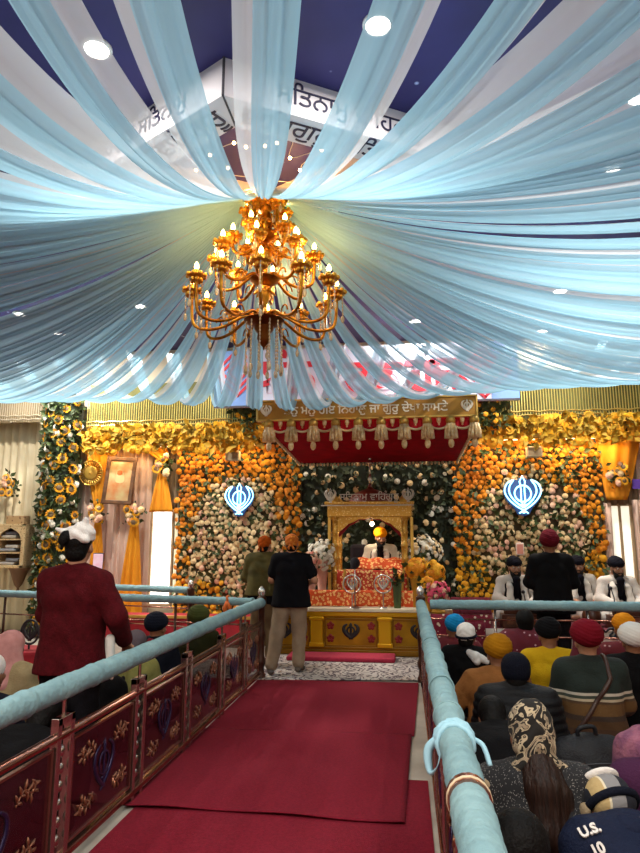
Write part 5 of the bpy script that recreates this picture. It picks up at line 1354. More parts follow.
def person(label, x, y, J, top=None, bottom=None, head=None, rz=0, z=0.012, yaw=0, pitch=0, roll=0, skin='a', hands=True, h=.012, extras=None, face=False, group=None, fat=1.0, tk=None, bk=None, curlL=1.0, curlR=1.0, nL=None, nR=None, sub='person'):
    t = thing('person', label, 'person', (x, y, z), rz, group)
    M = head_frame(yaw, pitch, roll); hc = J['head']
    parts = [(body_sdf(J, fat=fat), h), (head_sdf(hc, M, J['neb']), .0065 if face else .008)]
    if hands:
        parts += [(hand_sdf(J['wrL'], J['elL'], nL, curlL, 1), .0048), (hand_sdf(J['wrR'], J['elR'], nR, curlR, -1), .0048)]
    sdf_obj('body', parts, [SK[skin]], t)
    f = tr(hc, M)
    if face:
        for sx in (-1, 1):
            e = MB().ell(f(sx*.033, .080, .012), (.0125, .011, .009), 10, 8).build('eye', M_eyew, t, smooth='all', world=False)
            MB().ell(f(sx*.033, .0895, .012), (.0058, .003, .0058), 8, 6).build('iris', M_iris, e, smooth='all', world=False)
    if bottom: sdf_obj(bottom[0], [(legs_sdf(J, **(bk or {}), fat=fat), .012)], [bottom[1]], t)
    if top: sdf_obj(top[0], [(top_sdf(J, fat=fat, **(tk or {})), .011)], [top[1]], t)
    if head: head(t, hc, M, J)
    if extras: extras(t, hc, M, J)
    return t
# --- head wear ---
def turban(m, r=1.0, kind='round', name='turban'):
    def g(t, hc, M, J): sdf_obj(name, turban_parts(hc, M, r, kind), [m], t)
    return g
def beard(t, hc, M, J, L=.06):
    f = tr(hc, M); s = Sdf(.02)
    s.ell(f(0, .045, -.095-L*.3), (.058, .045, .05+L*.6), M)
    for sx in (-1, 1): s.cap(f(sx*.066, .03, -.03), f(sx*.045, .055, -.085), .016, .03); s.cap(f(sx*.004, .096, -.045), f(sx*.034, .085, -.058), .009, .007, k=.005)
    s.ell(f(0, .085, -.030), (.02, .02, .007), M, op='s', k=.004)
    sdf_obj('beard', [(s, .006)], [M_beard], t)
def hairback(m=None, r=1.0):
    def g(t, hc, M, J):
        f = tr(hc, M); s = Sdf(.02)
        s.ell(f(0, -.025, .03), (.086*r, .096*r, .100*r), M).ell(f(0, -.05, -.045), (.070*r, .058*r, .065*r), M)
        s.ell(f(0, .085, -.02), (.07, .075, .085), M, op='s', k=.01)
        sdf_obj('hair', [(s, .008)], [m or M_hair], t)
    return g
def kerchief(m, knot=True, name='head_scarf', band=None):
    def g(t, hc, M, J):
        f = tr(hc, M); s = Sdf(.015)
        s.ell(f(0, -.018, .048), (.090, .105, .085), M).ell(f(0, -.05, .015), (.082, .072, .07), M)
        s.ell(f(0, .10, -.035), (.10, .09, .075), M, op='s', k=.01)
        if knot:
            s.ell(f(0, -.115, .0), (.022, .02, .018), M, k=.01)
            s.cap(f(.01, -.12, -.01), f(.035, -.125, -.075), .010, .016, k=.006); s.cap(f(-.01, -.12, -.01), f(-.03, -.13, -.07), .010, .016, k=.006)
        Mi = np.array(M.transposed())
        s.disp = lambda X, Y, Z: .003*np.sin((Z-hc[2])*120+np.abs(X-hc[0])*90)
        sdf_obj(name, [(s, .008)], [m], t)
        if band is not None:
            MB().tube([f(.094*math.cos(a), -.02+.108*math.sin(a), .010+.012*math.sin(a)) for a in [2*PI*k/28 for k in range(28)]], .013, 8, closed=True).build('head_band', band, t, smooth='all', world=False)
    return g
def hood(m, name='head_scarf', L=.30, wide=.17, back=.06):
    """a scarf over the head that falls on the shoulders"""
    def g(t, hc, M, J):
        f = tr(hc, M); s = Sdf(.035)
        s.ell(f(0, -.015, .030), (.100, .120, .112), M)
        nb = J['neb']
        s.cap(f(0, -.05, -.03), nb+V(0, -.05, -.02), .095, .105)
        for sx in (-1, 1):
            s.cap(f(sx*.04, -.02, -.05), nb+V(sx*wide*.75, -.02, -.06), .07, .07); s.cap(nb+V(sx*wide*.5, -.05, -.05), nb+V(sx*wide*.6, -.09-back*.3, -L), .075, .05)
        s.cap(nb+V(0, -.06, -.02), nb+V(0, -.10-back*.3, -L*.95), .09, .06)
        s.ell(f(0, .115, -.025), (.075, .085, .095), M, op='s', k=.015)
        s.disp = lambda X, Y, Z: .005*np.sin(X*55+3*np.sin(Z*8))*np.clip((hc[2]-Z)*6+.35, .15, 1)
        sdf_obj(name, [(s, .009)], [m], t)
    return g
def cap_hat(m, rib=True, name='knit_cap', r=1.0):
    def g(t, hc, M, J):
        f = tr(hc, M); s = Sdf(.02)
        s.ell(f(0, -.015, .045), (.092*r, .110*r, .092*r), M).ell(f(0, -.045, .005), (.084*r, .075*r, .06*r), M)
        s.ell(f(0, .11, -.045), (.12, .10, .075), M, op='s', k=.008)
        if rib: s.disp = lambda X, Y, Z: .0025*np.sin(np.arctan2(Y-hc[1], X-hc[0])*42)
        sdf_obj(name, [(s, .007)], [m], t)
    return g
def shawl(m, name='shawl', L=.42, infl=.045):
    def g(t, hc, M, J):
        s = Sdf(.05); nb = J['neb']
        for sx, sh in ((-1, 'shL'), (1, 'shR')):
            o = (J['shR']-J['shL'])*sx*.5
            s.cap(nb+V(0, -.01, -.02), nb+o*1.02+V(0, 0, -.06), .075+infl*.4, .075+infl)
            s.cap(nb+o*1.05+V(0, 0, -.07), nb+o*1.25+V(0, .05, -L), .08+infl, .085+infl)
            s.cap(nb+o*.5+V(0, -.02, -.08), nb+o*.7+V(0, -.03, -L), .11+infl, .12+infl)
        s.disp = lambda X, Y, Z: .006*np.sin(X*40+4*np.sin(Z*9)+Y*15)
        sdf_obj(name, [(s, .011)], [m], t)
    return g
def multi(*fs):
    def g(t, hc, M, J):
        for q in fs: q(t, hc, M, J)
    return g
def cloth_tubes(name, chains, m, k=.012, h=.008, disp=.003):
    def g(t, hc, M, J):
        s = Sdf(k)
        for pts, rs in chains(J): s.chain(pts, rs)
        s.disp = lambda X, Y, Z: disp*np.sin(Z*60+X*40+Y*30)
        sdf_obj(name, [(s, h)], [m], t)
    return g
def at(px_, py_, zt): 
    p = pz(px_, py_, zt); return p.x, p.y

# ---------- man in maroon at the left railing ----------
M_mar = shade('maroon sweater', '#4a0a12', col2='#3d070d', scale=30); M_wh = shade('white cotton', '#e6e1dc', col2='#d4cec9', scale=12); M_blk2 = shade('black trousers', '#0f0d10', col2='#16141a')
J = pose_stand(1.72)
J['elR'] = V(.30, -.02, 1.16); J['wrR'] = V(.262, .20, .985); J['elL'] = V(-.24, .10, 1.16); J['wrL'] = V(-.08, .30, 1.32); J['shL'] += V(.012, 0, -.022); J['shR'] += V(-.012, 0, -.03)
def mar_head(t, hc, M, J):
    hairback(M_hair, 1.0)(t, hc, M, J)
    f = tr(hc, M); s = Sdf(.02)
    s.ell(f(0, -.015, .065), (.100, .115, .060), M).ell(f(.02, -.02, .095), (.075, .085, .06), M)
    s.cap(f(.02, -.03, .10), f(.055, -.055, .175), .055, .012); s.cap(f(-.05, -.05, .075), f(-.125, -.085, .105), .045, .010); s.cap(f(-.06, -.06, .07), f(.075, -.09, .04), .03, .03)
    s.ell(f(0, .11, -.03), (.12, .09, .07), M, op='s', k=.01)
    s.disp = lambda X, Y, Z: .003*np.sin(Z*110+X*70)
    sdf_obj('head_scarf', [(s, .007)], [M_wh], t)
    k = Sdf(.015).ell(f(-.045, -.105, .055), (.045, .03, .042), M).ell(f(-.065, -.11, .03), (.03, .025, .03), M).cap(f(-.05, -.115, .03), f(-.065, -.115, -.02), .016, .010)
    sdf_obj('scarf_knot', [(k, .006)], [M_hair], t)
def tuft(t, hc, M, J):
    s = Sdf(.02).cap(V(.24, .03, 1.02), V(.235, .05, .86), .03, .035).cap(V(.235, .05, .86), V(.25, .06, .78), .03, .015); sdf_obj('shirt_tail', [(s, .008)], [M_wh], t)
person('man in a maroon sweater and white head scarf leaning on the left railing', -2.13, 4.04, J, ('sweater', M_mar), ('trousers', M_blk2), mar_head, tk=dict(infl=.018, sleeve=1.93, hem=.8, cut=.82), fat=1.0, yaw=.05, pitch=.05, z=0.012, extras=tuft, skin='b', nR=V(-.2, .2, -1), curlR=.8, curlL=1.0, nL=V(.4, .5, .6))
p = pt(98, 564, 4.4); t = thing('smartphone', 'smartphone with a lit screen held up by the man in maroon', 'phone', p, R(8))
MB().box((0, 0, 0), (0.075, 0.009, 0.155)).build('case', mat('black phone case', '#1b1a20', 0.4), t, bevel=0.006, world=False); MB().box((0, -0.0052, 0), (0.068, 0.001, 0.142)).build('screen', mat('lit phone screen', '#e2c2cb', 0.2, col2='#c58a98', scale=18, emit=0.7, ecol='#d9b6c2'), t, world=False)

# ---------- two men standing at the front ----------
M_bshirt = shade('black shirt', '#0b0b10'); M_khaki = shade('khaki trousers', '#94806a', col2='#877460', scale=10); M_orsc = shade('orange head scarf', '#b9500f', col2='#8c3d0c', scale=20); M_olive = shade('olive jacket', '#5d5430', col2='#4a4428', scale=8); M_oliv2 = shade('brown grey trousers', '#7d6a4e', col2='#6d5c44', scale=10)
M_orprint = spots('orange printed scarf', '#b8600f', '#5c1c10', 24, .3, .9, third='#d9902a')
J = pose_stand(1.70)
J['elR'] = V(.31, -.04, 1.13); J['wrR'] = V(.17, .19, 1.07); J['elL'] = V(-.26, 0, 1.13); J['wrL'] = V(-.10, .22, 1.10)
J['hipL'] += V(-.01, 0, 0); J['knL'] = V(-.16, -.06, .50); J['anL'] = V(-.21, -.20, .09); J['toL'] = V(-.26, -.06, .035); J['anR'] = V(.10, .0, .09); J['knR'] = V(.10, .05, .5)
shoe = lambda J: None
def shoes(m, name='sock'):
    def g(t, hc, M, J):
        for a in 'LR':
            s = Sdf(.02).cap(J['an'+a]-V(0, 0, .02), J['to'+a], .045, .036).ell(J['an'+a]+V(0, -.035, -.045), (.04, .045, .038)).cap(J['an'+a], J['an'+a]+V(0, 0, .05), .046, .046)
            s.plane((0, 0, .0), (0, 0, -1)); sdf_obj(name, [(s, .008)], [m], t)
    return g
M_sock = shade('grey sock', '#5f5650')
xm, ym = -1.47, 8.38
person('man in a black shirt and khaki trousers standing at the patterned rug, seen from behind', xm, ym, J, ('shirt', M_bshirt), ('trousers', M_khaki), multi(hairback(M_hair, .96), kerchief(M_orprint)), tk=dict(infl=.022, sleeve=.64, hem=.8, cut=.80), bk=dict(infl=.026), fat=1.08, yaw=.1, pitch=.12, z=0.022, extras=shoes(M_sock), skin='b')
J = pose_stand(1.68); J['elR'] = V(.26, .05, 1.14); J['wrR'] = V(.08, .24, 1.16); J['elL'] = V(-.26, .05, 1.14); J['wrL'] = V(-.05, .24, 1.14)
p = pt(264, 600, 8.85)
def waistwrap(t, hc, M, J):
    s = Sdf(.04)
    for sx in (-1, 1): s.cap(J['pel']+V(sx*.08, 0, .12), J['pel']+V(sx*.085, 0, -.06), .14, .145)
    sdf_obj('dark_waistcloth', [(s, .012)], [M_bshirt], t)
person('man in an olive jacket and orange head scarf, partly behind the man in black', p.x, 8.85, J, ('jacket', M_olive), ('trousers', M_oliv2), multi(hairback(M_hair, .96), kerchief(M_orsc)), tk=dict(infl=.03, sleeve=1.9, hem=.3, cut=.9), bk=dict(infl=.02), fat=1.1, yaw=-.25, pitch=.1, z=0.022, extras=multi(shoes(M_sock), waistwrap), skin='b')

# ---------- man in black standing right, beyond the cross railing ----------
M_bcoat = shade('black coat', '#0d0c0e'); M_mart = shade('maroon turban cloth', '#5c0f1c', bump=.15); M_navy = shade('navy cloth', '#10131f')
J = pose_stand(1.70); J['elR'] = V(.26, .02, 1.13); J['wrR'] = V(.10, .24, 1.08); J['elL'] = V(-.26, .02, 1.13); J['wrL'] = V(-.10, .24, 1.08)
p = pt(553, 600, 8.5)
person('man in a black coat and maroon turban standing before the singers, seen from behind', p.x, 8.5, J, ('coat', M_bcoat), ('trousers', M_blk2), turban(M_mart, 1.12, 'tall'), tk=dict(infl=.03, sleeve=1.95, hem=1.1, cut=.76), bk=dict(infl=.025), fat=1.05, z=0.012, extras=shoes(M_sock), skin='a')

# ---------- singers ----------
M_kurta = shade('white kurta', '#cfc4ba', col2='#c2b7ad', scale=10); M_vest = shade('dark vest', '#121018'); M_wscarf = shade('cream scarf', '#cdc3b8', bump=.2)
M_dturb = shade('dark navy turban', '#14131c', bump=.15)
def vest(m):
    def g(t, hc, M, J):
        s = Sdf(.05)
        for sx, sh in ((-1, 'shL'), (1, 'shR')):
            o = (J['shR']-J['shL']); o = o/np.linalg.norm(o)*sx
            s.cap(J['pel']+o*.08, J['wai']+o*.07, .145, .13); s.cap(J['wai']+o*.07, J['che']+o*.08, .13, .138); s.cap(J['che']+o*.08, lerp(J['neb'], J[sh], .62)-(J['neb']-J['che'])*.15, .138, .088)
        s.cap(J['neb']+V(0, .16, -.02), J['neb']+V(0, .16, -.2), .055, .02, k=.02, )
        sdf_obj('vest', [(s, .011)], [m], t)
    return g
def neck_scarf(m, L=.34):
    def ch(J):
        nb = J['neb']
        out = [([nb+V(-.09, -.01, -.01), nb+V(0, -.085, .012), nb+V(.09, -.01, -.01)], [.035, .035, .035])]
        for sx in (-1, 1): out.append(([nb+V(sx*.09, -.01, -.01), nb+V(sx*.095, .145, -.12), nb+V(sx*.105, .20, -.12-L*.5), nb+V(sx*.125, .205, -.12-L)], [.036, .042, .05, .055]))
        return out
    return cloth_tubes('neck_scarf', ch, m, k=.02, h=.009)
def singer(label, px_, y, yaw=0.0, pitch=0.1, tm=None):
    J = pose_sit(); J['elL'] = V(-.27, .12, .36); J['elR'] = V(.27, .12, .36); J['wrL'] = V(-.16, .34, .33); J['wrR'] = V(.16, .34, .33)
    lean(J, 3)
    p = pt(px_, 590, y)
    person(label, p.x, y, J, ('kurta', M_kurta), ('trousers', M_kurta), multi(turban(tm or M_dturb, 1.0), beard, vest(M_vest), neck_scarf(M_wscarf)), rz=PI, z=zs_, yaw=yaw, pitch=pitch, tk=dict(infl=.02, sleeve=1.92), skin='b', face=True, curlL=.5, curlR=.5)
    return p.x
xs1 = singer('singer in white kurta and dark turban seated left of the standing man in black', 515, 9.75, 0.1)
xs2 = singer('singer mostly hidden behind the standing man in black', 578, 10.35, -0.1)
xs3 = singer('singer in white kurta and dark vest seated at right by the bright window', 617, 9.75, 0.25, 0.2)
M_harm = mat('brown varnished wood', '#4a2413', 0.3, col2='#35180c', scale=10); M_key = mat('ivory keys', '#e8dfcb', 0.4)
def harmonium(label, x, y):
    t = thing('harmonium', label, 'harmonium', (x, y, zs_))
    MB().box((x, y, zs_+.09), (.56, .26, .18)).build('case', M_harm, t, bevel=.01)
    MB().box((x, y-.135, zs_+.10), (.44, .012, .10)).build('front_panel', mat('carved panel', '#6b3a1c', .4, col2='#4a2612', scale=25), t, bevel=.004)
    MB().box((x, y+.045, zs_+.187), (.46, .12, .014)).build('keyboard', M_key, t)
    MB().box((x, y-.09, zs_+.21), (.5, .05, .06)).build('bellows', M_harm, t, bevel=.012)
harmonium('brown harmonium in front of the left singer', xs1, 9.28); harmonium('brown harmonium in front of the right singer by the window', xs3, 9.28)
t = thing('tabla', 'small drum standing in front of the hidden middle singer', 'drum', (xs2-.05, 9.5, zs_))
MB().lathe([(0, 0), (.08, .01), (.13, .08), (.13, .16), (.105, .22), (.10, .23), (0, .23)], (xs2-.05, 9.5, zs_), 20).build('shell', M_harm, t, smooth=True); MB().lathe([(0, .236), (.10, .234), (.105, .228)], (xs2-.05, 9.5, zs_), 20).build('skin', mat('drum skin', '#d9cbb0', .7), t, smooth=True)
def micstand(label, x, y, h, lean_=(.0, .1)):
    t = thing('microphone', label, 'microphone', (x, y, zs_))
    MB().lathe([(0, .015), (.02, .015), (.07, .006), (.07, 0), (0, 0)], (x, y, zs_), 14).build('stand_base', M_st, t, smooth=True)
    MB().tube([(x, y, zs_+.01), (x, y, zs_+h*.8), (x+lean_[0], y+lean_[1], zs_+h)], .008, 8).build('stand_rod', M_mic, t, smooth='all')
    MB().ell((x+lean_[0], y+lean_[1]+.03, zs_+h+.01), (.025, .05, .025), 10, 8).build('mic_head', M_mic, t, smooth='all')
micstand('microphone on a stand before the left singer', xs1+.02, 9.08, .46); micstand('microphone on a stand before the right singer', xs3-.24, 9.1, .52)

# ---------- priest under the golden canopy frame ----------
M_yt = shade('bright yellow turban', '#e2960c', bump=.15); M_wrobe = shade('white robe', '#cbc0b0', col2='#b9ae9e', scale=10)
J = pose_sit(); lean(J, 4); J['elL'] = V(-.25, .1, .36); J['elR'] = V(.25, .1, .36); J['wrL'] = V(-.10, .27, .33); J['wrR'] = V(.12, .27, .33)
p = pt(380, 532, 10.5); zpr = p.z-.86
t = person('reader in a yellow turban and white robe seated behind the orange covered book', p.x, 10.68, J, ('robe', M_wrobe), ('trousers', M_wrobe), multi(turban(M_yt, 1.0), beard, vest(M_vest), neck_scarf(M_wscarf, .25)), rz=PI, z=zpr, yaw=0.3, pitch=.3, tk=dict(infl=.022, sleeve=1.9), skin='b', face=True)
o = thing('priest_seat', 'dark cushioned seat behind the throne', 'seat', (p.x, 10.72, zt_)); MB().box((p.x-.05, 10.8, (zt_+zpr)/2+.005), (.8, .28, max(.05, zpr-zt_))).build('cushion', mat('dark seat cloth', '#1c1420', .9), o, bevel=.03)
MB().box((p.x-.27, 10.98, zpr+.35), (.5, .10, .62)).build('back_rest', mat('dark seat cloth', '#1c1420', .9), o, bevel=.05)
# ================= seated crowd =================
from mathutils.bvhtree import BVHTree
def scaled(J, k): return {a: b*k for a, b in J.items()}
def nudge(J, seed, amt=.015):
    r = np.random.RandomState(seed)
    for k in ('elL', 'elR', 'wrL', 'wrR'): J[k] = J[k]+r.uniform(-amt, amt, 3)
    return J
def seat(px_, py_, J, rz=0.0, off=.155, z=.012):
    """floor position that puts the crown of the head (headwear height off) at that point of the view"""
    h = J['head']; p = pz(px_, py_, z+h[2]+off)
    return p.x-(h[0]*math.cos(rz)-h[1]*math.sin(rz)), p.y-(h[0]*math.sin(rz)+h[1]*math.cos(rz))
def ray_on(o, px_, py_):
    me = o.data; T = root_mw(o)
    bv = BVHTree.FromPolygons([T @ v.co for v in me.vertices], [tuple(p.vertices) for p in me.polygons])
    h = bv.ray_cast(Vector((0, 0, CZ)), ray(px_, py_).normalized())
    return h[0], h[1]
def part(t, n):
    for c in t.children:
        if c.name.split('.')[0] == n: return c
PP = 'seated crowd on the right'
M_blt = shade('bright blue turban', '#1273a6', bump=.15); M_redj = spots('dark red printed cloth', '#5d1019', '#a98a86', 16, .16, .9); M_jblk = shade('black jacket', '#0c0b0d'); M_tan = shade('tan jacket', '#8a5a30', col2='#7a4e28', scale=12)
M_must = shade('mustard turban', '#a8700f', bump=.15, col2='#96620c', scale=9); M_puff = shade('black quilted jacket', '#08090d', .6, spec=.2); M_nbean = shade('navy knit cap cloth', '#0a0c18'); M_yswt = shade('yellow sweatshirt', '#c9a018', col2='#b58d12', scale=9)
M_bturb = shade('black turban cloth', '#0b0b0e', bump=.15); M_marp = spots('maroon printed shawl', '#5a0f20', '#b9929a', 15, .15, .9); M_mturb = shade('maroon red turban', '#6d0d1c', bump=.15); M_wturb = shade('white turban', '#ded9d2', bump=.15); M_oturb = shade('orange turban', '#c47a12', bump=.15)
M_stripe = bands('striped sweater knit', [(0, '#3c2412'), (.20, '#472d10'), (.30, '#33241a'), (.36, '#5d3f1a'), (.50, '#4a3520'), (.53, '#b8a88c'), (.56, '#3b4238'), (.60, '#c9bfae'), (.635, '#14201a'), (1, '#0f1814')], 'Z', .20, .76)
M_strap = mat('brown leather strap', '#3b2218', .5); M_patw = mat('beige black printed scarf', '#a08d72', .9, bump=.2, bscale=60); nt = M_patw.node_tree; L = nt.links.new
_tc = nt.nodes.new('ShaderNodeTexCoord'); _n = nt.nodes.new('ShaderNodeTexNoise'); _n.inputs['Scale'].default_value = 11; _n.inputs['Detail'].default_value = 1.5; _n.inputs['Distortion'].default_value = 2.2; L(_tc.outputs['Object'], _n.inputs['Vector'])
_r = nt.nodes.new('ShaderNodeValToRGB'); _r.color_ramp.interpolation = 'CONSTANT'; _e = _r.color_ramp.elements; _e[0].position = 0; _e[0].color = hx('#17130f'); _e[1].position = .47; _e[1].color = hx('#b3a184')
for _p, _c in ((.535, '#2a221a'), (.56, '#93816a'), (.66, '#1d1814')): _x = _e.new(_p); _x.color = hx(_c)
L(_n.outputs['Fac'], _r.inputs['Fac']); L(_r.outputs['Color'], nt.nodes['Principled BSDF'].inputs['Base Color']); M_spk = spots('speckled knit', '#17171a', '#8e8a86', 130, .22, .95)
M_trim2 = shade('beige fleece trim', '#9a876c', col2='#85745c', scale=20); M_pkn = mat('pink knit shawl', '#8f5568', .95, col2='#6a3a56', scale=16, bump=.8, bscale=40); M_purp2 = shade('purple wool', '#3d1d38'); M_nj = shade('navy jacket', '#131a30', .7); M_beige = shade('beige jacket', '#a2906c', col2='#8f7e5c', scale=10)
M_pinks = shade('pink scarf', '#b98480', col2='#a87470', scale=14, bump=.2); M_grn = shade('olive green turban', '#3e4420', bump=.15); M_gcap = shade('grey mauve cap', '#5d5258'); M_ygs = shade('yellow green scarf', '#8f8c52', col2='#7a7844', scale=12); M_dkn = shade('dark navy jacket', '#10131d'); M_redd = shade('deep red knit', '#6d1420')
# blue turban
J = nudge(scaled(pose_sit(), .92), 1)
person('small figure in a bright blue turban seated beside the right railing end', *seat(454, 613.5, J, .1, 0.165), J, ('shirt', M_redj), ('trousers', M_jblk), multi(turban(M_blt, .98), shawl(M_redj, L=.35, infl=.02)), rz=.1, group=PP)
# white kerchief
J = nudge(scaled(pose_sit(), .93), 2)
def wtail(J):
    nb = J['neb']; return [([nb+V(.05, -.08, .0), nb+V(.12, -.12, -.02), nb+V(.20, -.06, -.06)], [.03, .045, .04]), ([nb+V(.05, -.08, .0), nb+V(.14, -.14, -.06)], [.03, .035])]
person('figure in a white kerchief with a dark band, black jacket and white neck cloth', *seat(466, 621.5, J, -.35, 0.14), J, ('jacket', M_jblk), ('trousers', M_jblk), multi(hairback(), kerchief(M_wh, False, band=M_navy), cloth_tubes('neck_cloth', wtail, M_wh)), rz=-.35, tk=dict(infl=.03, sleeve=1.95), group=PP)
# mustard turban, tan jacket
J = lean(scaled(pose_sit(), .95), 8, 6); J['shL'] += V(-.02, 0, -.03); J['elL'] = J['shL']+V(-.17, .03, -.21); J['wrL'] = J['elL']+V(-.10, .05, -.22)
person('person in a mustard turban and tan jacket propped on the left arm', *seat(497, 634, J, 0, 0.165), J, ('jacket', M_tan), ('trousers', M_jblk), turban(M_must, 1.08), tk=dict(infl=.028, sleeve=1.95), pitch=.1, group=PP)
# woman maroon print
J = nudge(pose_sit(), 4)
person('woman with black hair in a maroon printed shawl, left of the yellow sweatshirt', *seat(524, 609.5, J, 0, 0.13), J, ('dress', M_marp), ('skirt', M_marp), multi(hairback(r=1.12), shawl(M_marp)), group=PP)
# yellow sweatshirt
J = nudge(pose_sit(), 5)
person('person in a bright yellow sweatshirt and black turban', *seat(547, 617.5, J, 0, 0.165), J, ('sweatshirt', M_yswt), ('trousers', M_jblk), turban(M_bturb, 1.08), tk=dict(infl=.024, sleeve=1.95), pitch=.1, group=PP)
# hidden woman behind the striped sweater
J = nudge(pose_sit(), 6)
person('woman in a maroon printed veil, mostly hidden behind the striped sweater', *seat(584, 628, J, 0, 0.145), J, ('dress', M_marp), ('skirt', M_marp), hood(M_marp), fat=.85, group=PP)
# orange turban, behind white turban
J = nudge(pose_sit(), 7)
person('person in an orange turban behind the white turban at far right', *seat(622, 612.5, J, 0, 0.165), J, ('shirt', M_redj), ('trousers', M_jblk), turban(M_oturb), group=PP)
# white turban
J = nudge(pose_sit(), 8)
person('person in a white turban and black coat at the right edge', *seat(631, 622.5, J, 0, 0.165), J, ('coat', M_jblk), ('trousers', M_jblk), turban(M_wturb, 1.12), tk=dict(infl=.035, sleeve=1.95), group=PP)
# striped sweater, kneeling
J = pose_kneel(); lean(J, 3)
def strap(t, hc, M, J):
    tp = part(t, 'sweater'); T = root_mw(t)
    bv = BVHTree.FromPolygons([v.co.copy() for v in tp.data.vertices], [tuple(p.vertices) for p in tp.data.polygons]); pts = []
    for yy in (.08, .05, .02, -.01, -.04):
        h = bv.ray_cast(Vector((.10, yy, 2)), Vector((0, 0, -1)))
        if h[0]: pts.append(h[0]+Vector((0, 0, .003)))
    for i in range(20):
        u = i/19; h = bv.ray_cast(Vector((.105-.27*u, -1, .655-.37*u)), Vector((0, 1, 0)))
        if h[0]: pts.append(h[0]+Vector((0, -.003, 0)))
    MB().tube(pts, .017, 8).build('shoulder_strap', M_strap, t, smooth='all', world=False)
person('man in a maroon turban and striped brown sweater kneeling with a strap across the back', *seat(585, 619.5, J, 0, 0.165), J, ('sweater', M_stripe), ('trousers', M_jblk), turban(M_mturb, 1.12), tk=dict(infl=.026, sleeve=1.95, hem=.0), fat=1.0, extras=strap, skin='b', group=PP)
p = pz(580, 743, .1); tag(sdf_obj('red_pouch', [(Sdf(.02).ell((p.x-.03, p.y+.02, .06), (.12, .05, .045)).ell((p.x+.05, p.y, .07), (.06, .045, .04)), .008)], [mat('red pouch cloth', '#8c1a22', .8)], None), 'small red cloth pouch on the floor at the kneeling man\'s feet', 'pouch')
# black coat bowed, left of the quilted jacket
J = lean(pose_sit(), 52, -4)
person('person in a black coat bowed forward beside the right railing', .56, 4.0, J, ('coat', M_jblk), ('trousers', M_jblk), hairback(r=1.05), tk=dict(infl=.05, sleeve=1.95), fat=1.0, pitch=.7, group=PP)
# navy cap, quilted jacket
J = lean(scaled(pose_sit(), .94), 6)
person('person in a navy knit cap and black quilted jacket', *seat(515, 653, J, -.15, 0.14), J, ('quilted_jacket', M_puff), ('trousers', M_jblk), multi(hairback(), cap_hat(M_nbean, r=1.1)), tk=dict(infl=.055, sleeve=1.95, puff=.010), fat=1.1, pitch=.15, rz=-.15, group=PP)
# front woman with printed scarf
J = nudge(pose_sit(), 9); lean(J, 5)
def longhair(t, hc, M, J):
    nb = J['neb']; s = Sdf(.03)
    s.chain([hc+V(0, -.06, -.05), nb+V(0, -.10, -.02), nb+V(-.01, -.13, -.2), nb+V(.01, -.135, -.38), nb+V(.01, -.13, -.52)], [.07, .075, .085, .08, .04])
    s.chain([hc+V(.03, -.05, -.06), nb+V(.06, -.09, -.06), nb+V(.11, -.115, -.25), nb+V(.13, -.115, -.45)], [.05, .06, .07, .03])
    s.disp = lambda X, Y, Z: .0026*np.sin(X*150+4*np.sin(Z*6))
    sdf_obj('long_hair', [(s, .0065)], [M_hairb], t)
def trim(t, hc, M, J):
    s = Sdf(.02); s.chain([J['shL']+V(-.05, -.06, .03), J['elL']+V(-.065, -.05, .02), J['elL']+V(-.05, .0, -.16)], [.028, .032, .03])
    s.disp = lambda X, Y, Z: .004*np.sin(Z*90)*np.sin(Y*80+X*60); sdf_obj('fleece_trim', [(s, .008)], [M_trim2], t)
def pscarf(t, hc, M, J):
    f = tr(hc, M); s = Sdf(.02)
    s.ell(f(0, -.02, .05), (.098, .112, .092), M).ell(f(0, -.055, -.01), (.095, .085, .10), M)
    s.ell(f(0, .115, -.035), (.11, .09, .10), M, op='s', k=.01)
    s.cap(f(-.05, -.09, -.08), f(-.10, -.08, -.12), .04, .03).cap(f(.05, -.09, -.08), f(.11, -.085, -.11), .04, .025).cap(f(0, -.11, -.08), f(.03, -.12, -.13), .035, .025)
    s.ell(f(0, -.045, .10), (.06, .07, .07), M, k=.04)
    s.disp = lambda X, Y, Z: .003*np.sin(Z*95+np.abs(X-hc[0])*120)
    sdf_obj('printed_head_scarf', [(s, .007)], [M_patw], t)
person('woman in a beige printed head scarf and speckled coat with long brown hair', *seat(528, 703, J, .12, 0.14), J, ('speckled_coat', M_spk), ('skirt', M_jblk), multi(longhair, pscarf, trim), tk=dict(infl=.034, sleeve=1.95), fat=.95, rz=.12, h=.011, group=PP)
# pink knit shawl at right edge
J = nudge(scaled(pose_sit(), .89), 10)
person('person in a pink knitted shawl at the right photo edge', *seat(668, 690, J, 0, 0.145), J, ('blouse', M_purp2), ('skirt', M_purp2), multi(hairback(M_hairb), shawl(M_pkn, infl=.06), hood(M_pkn)), group=PP)
J = nudge(pose_sit(), 11)
person('person with dark brown hair in purple wool at the right photo edge', *seat(664, 704, J, 0, 0.13), J, ('purple_top', M_purp2), ('skirt', M_purp2), multi(hairback(M_hairb, 1.2), longhair), tk=dict(infl=.03, sleeve=1.95), group=PP)
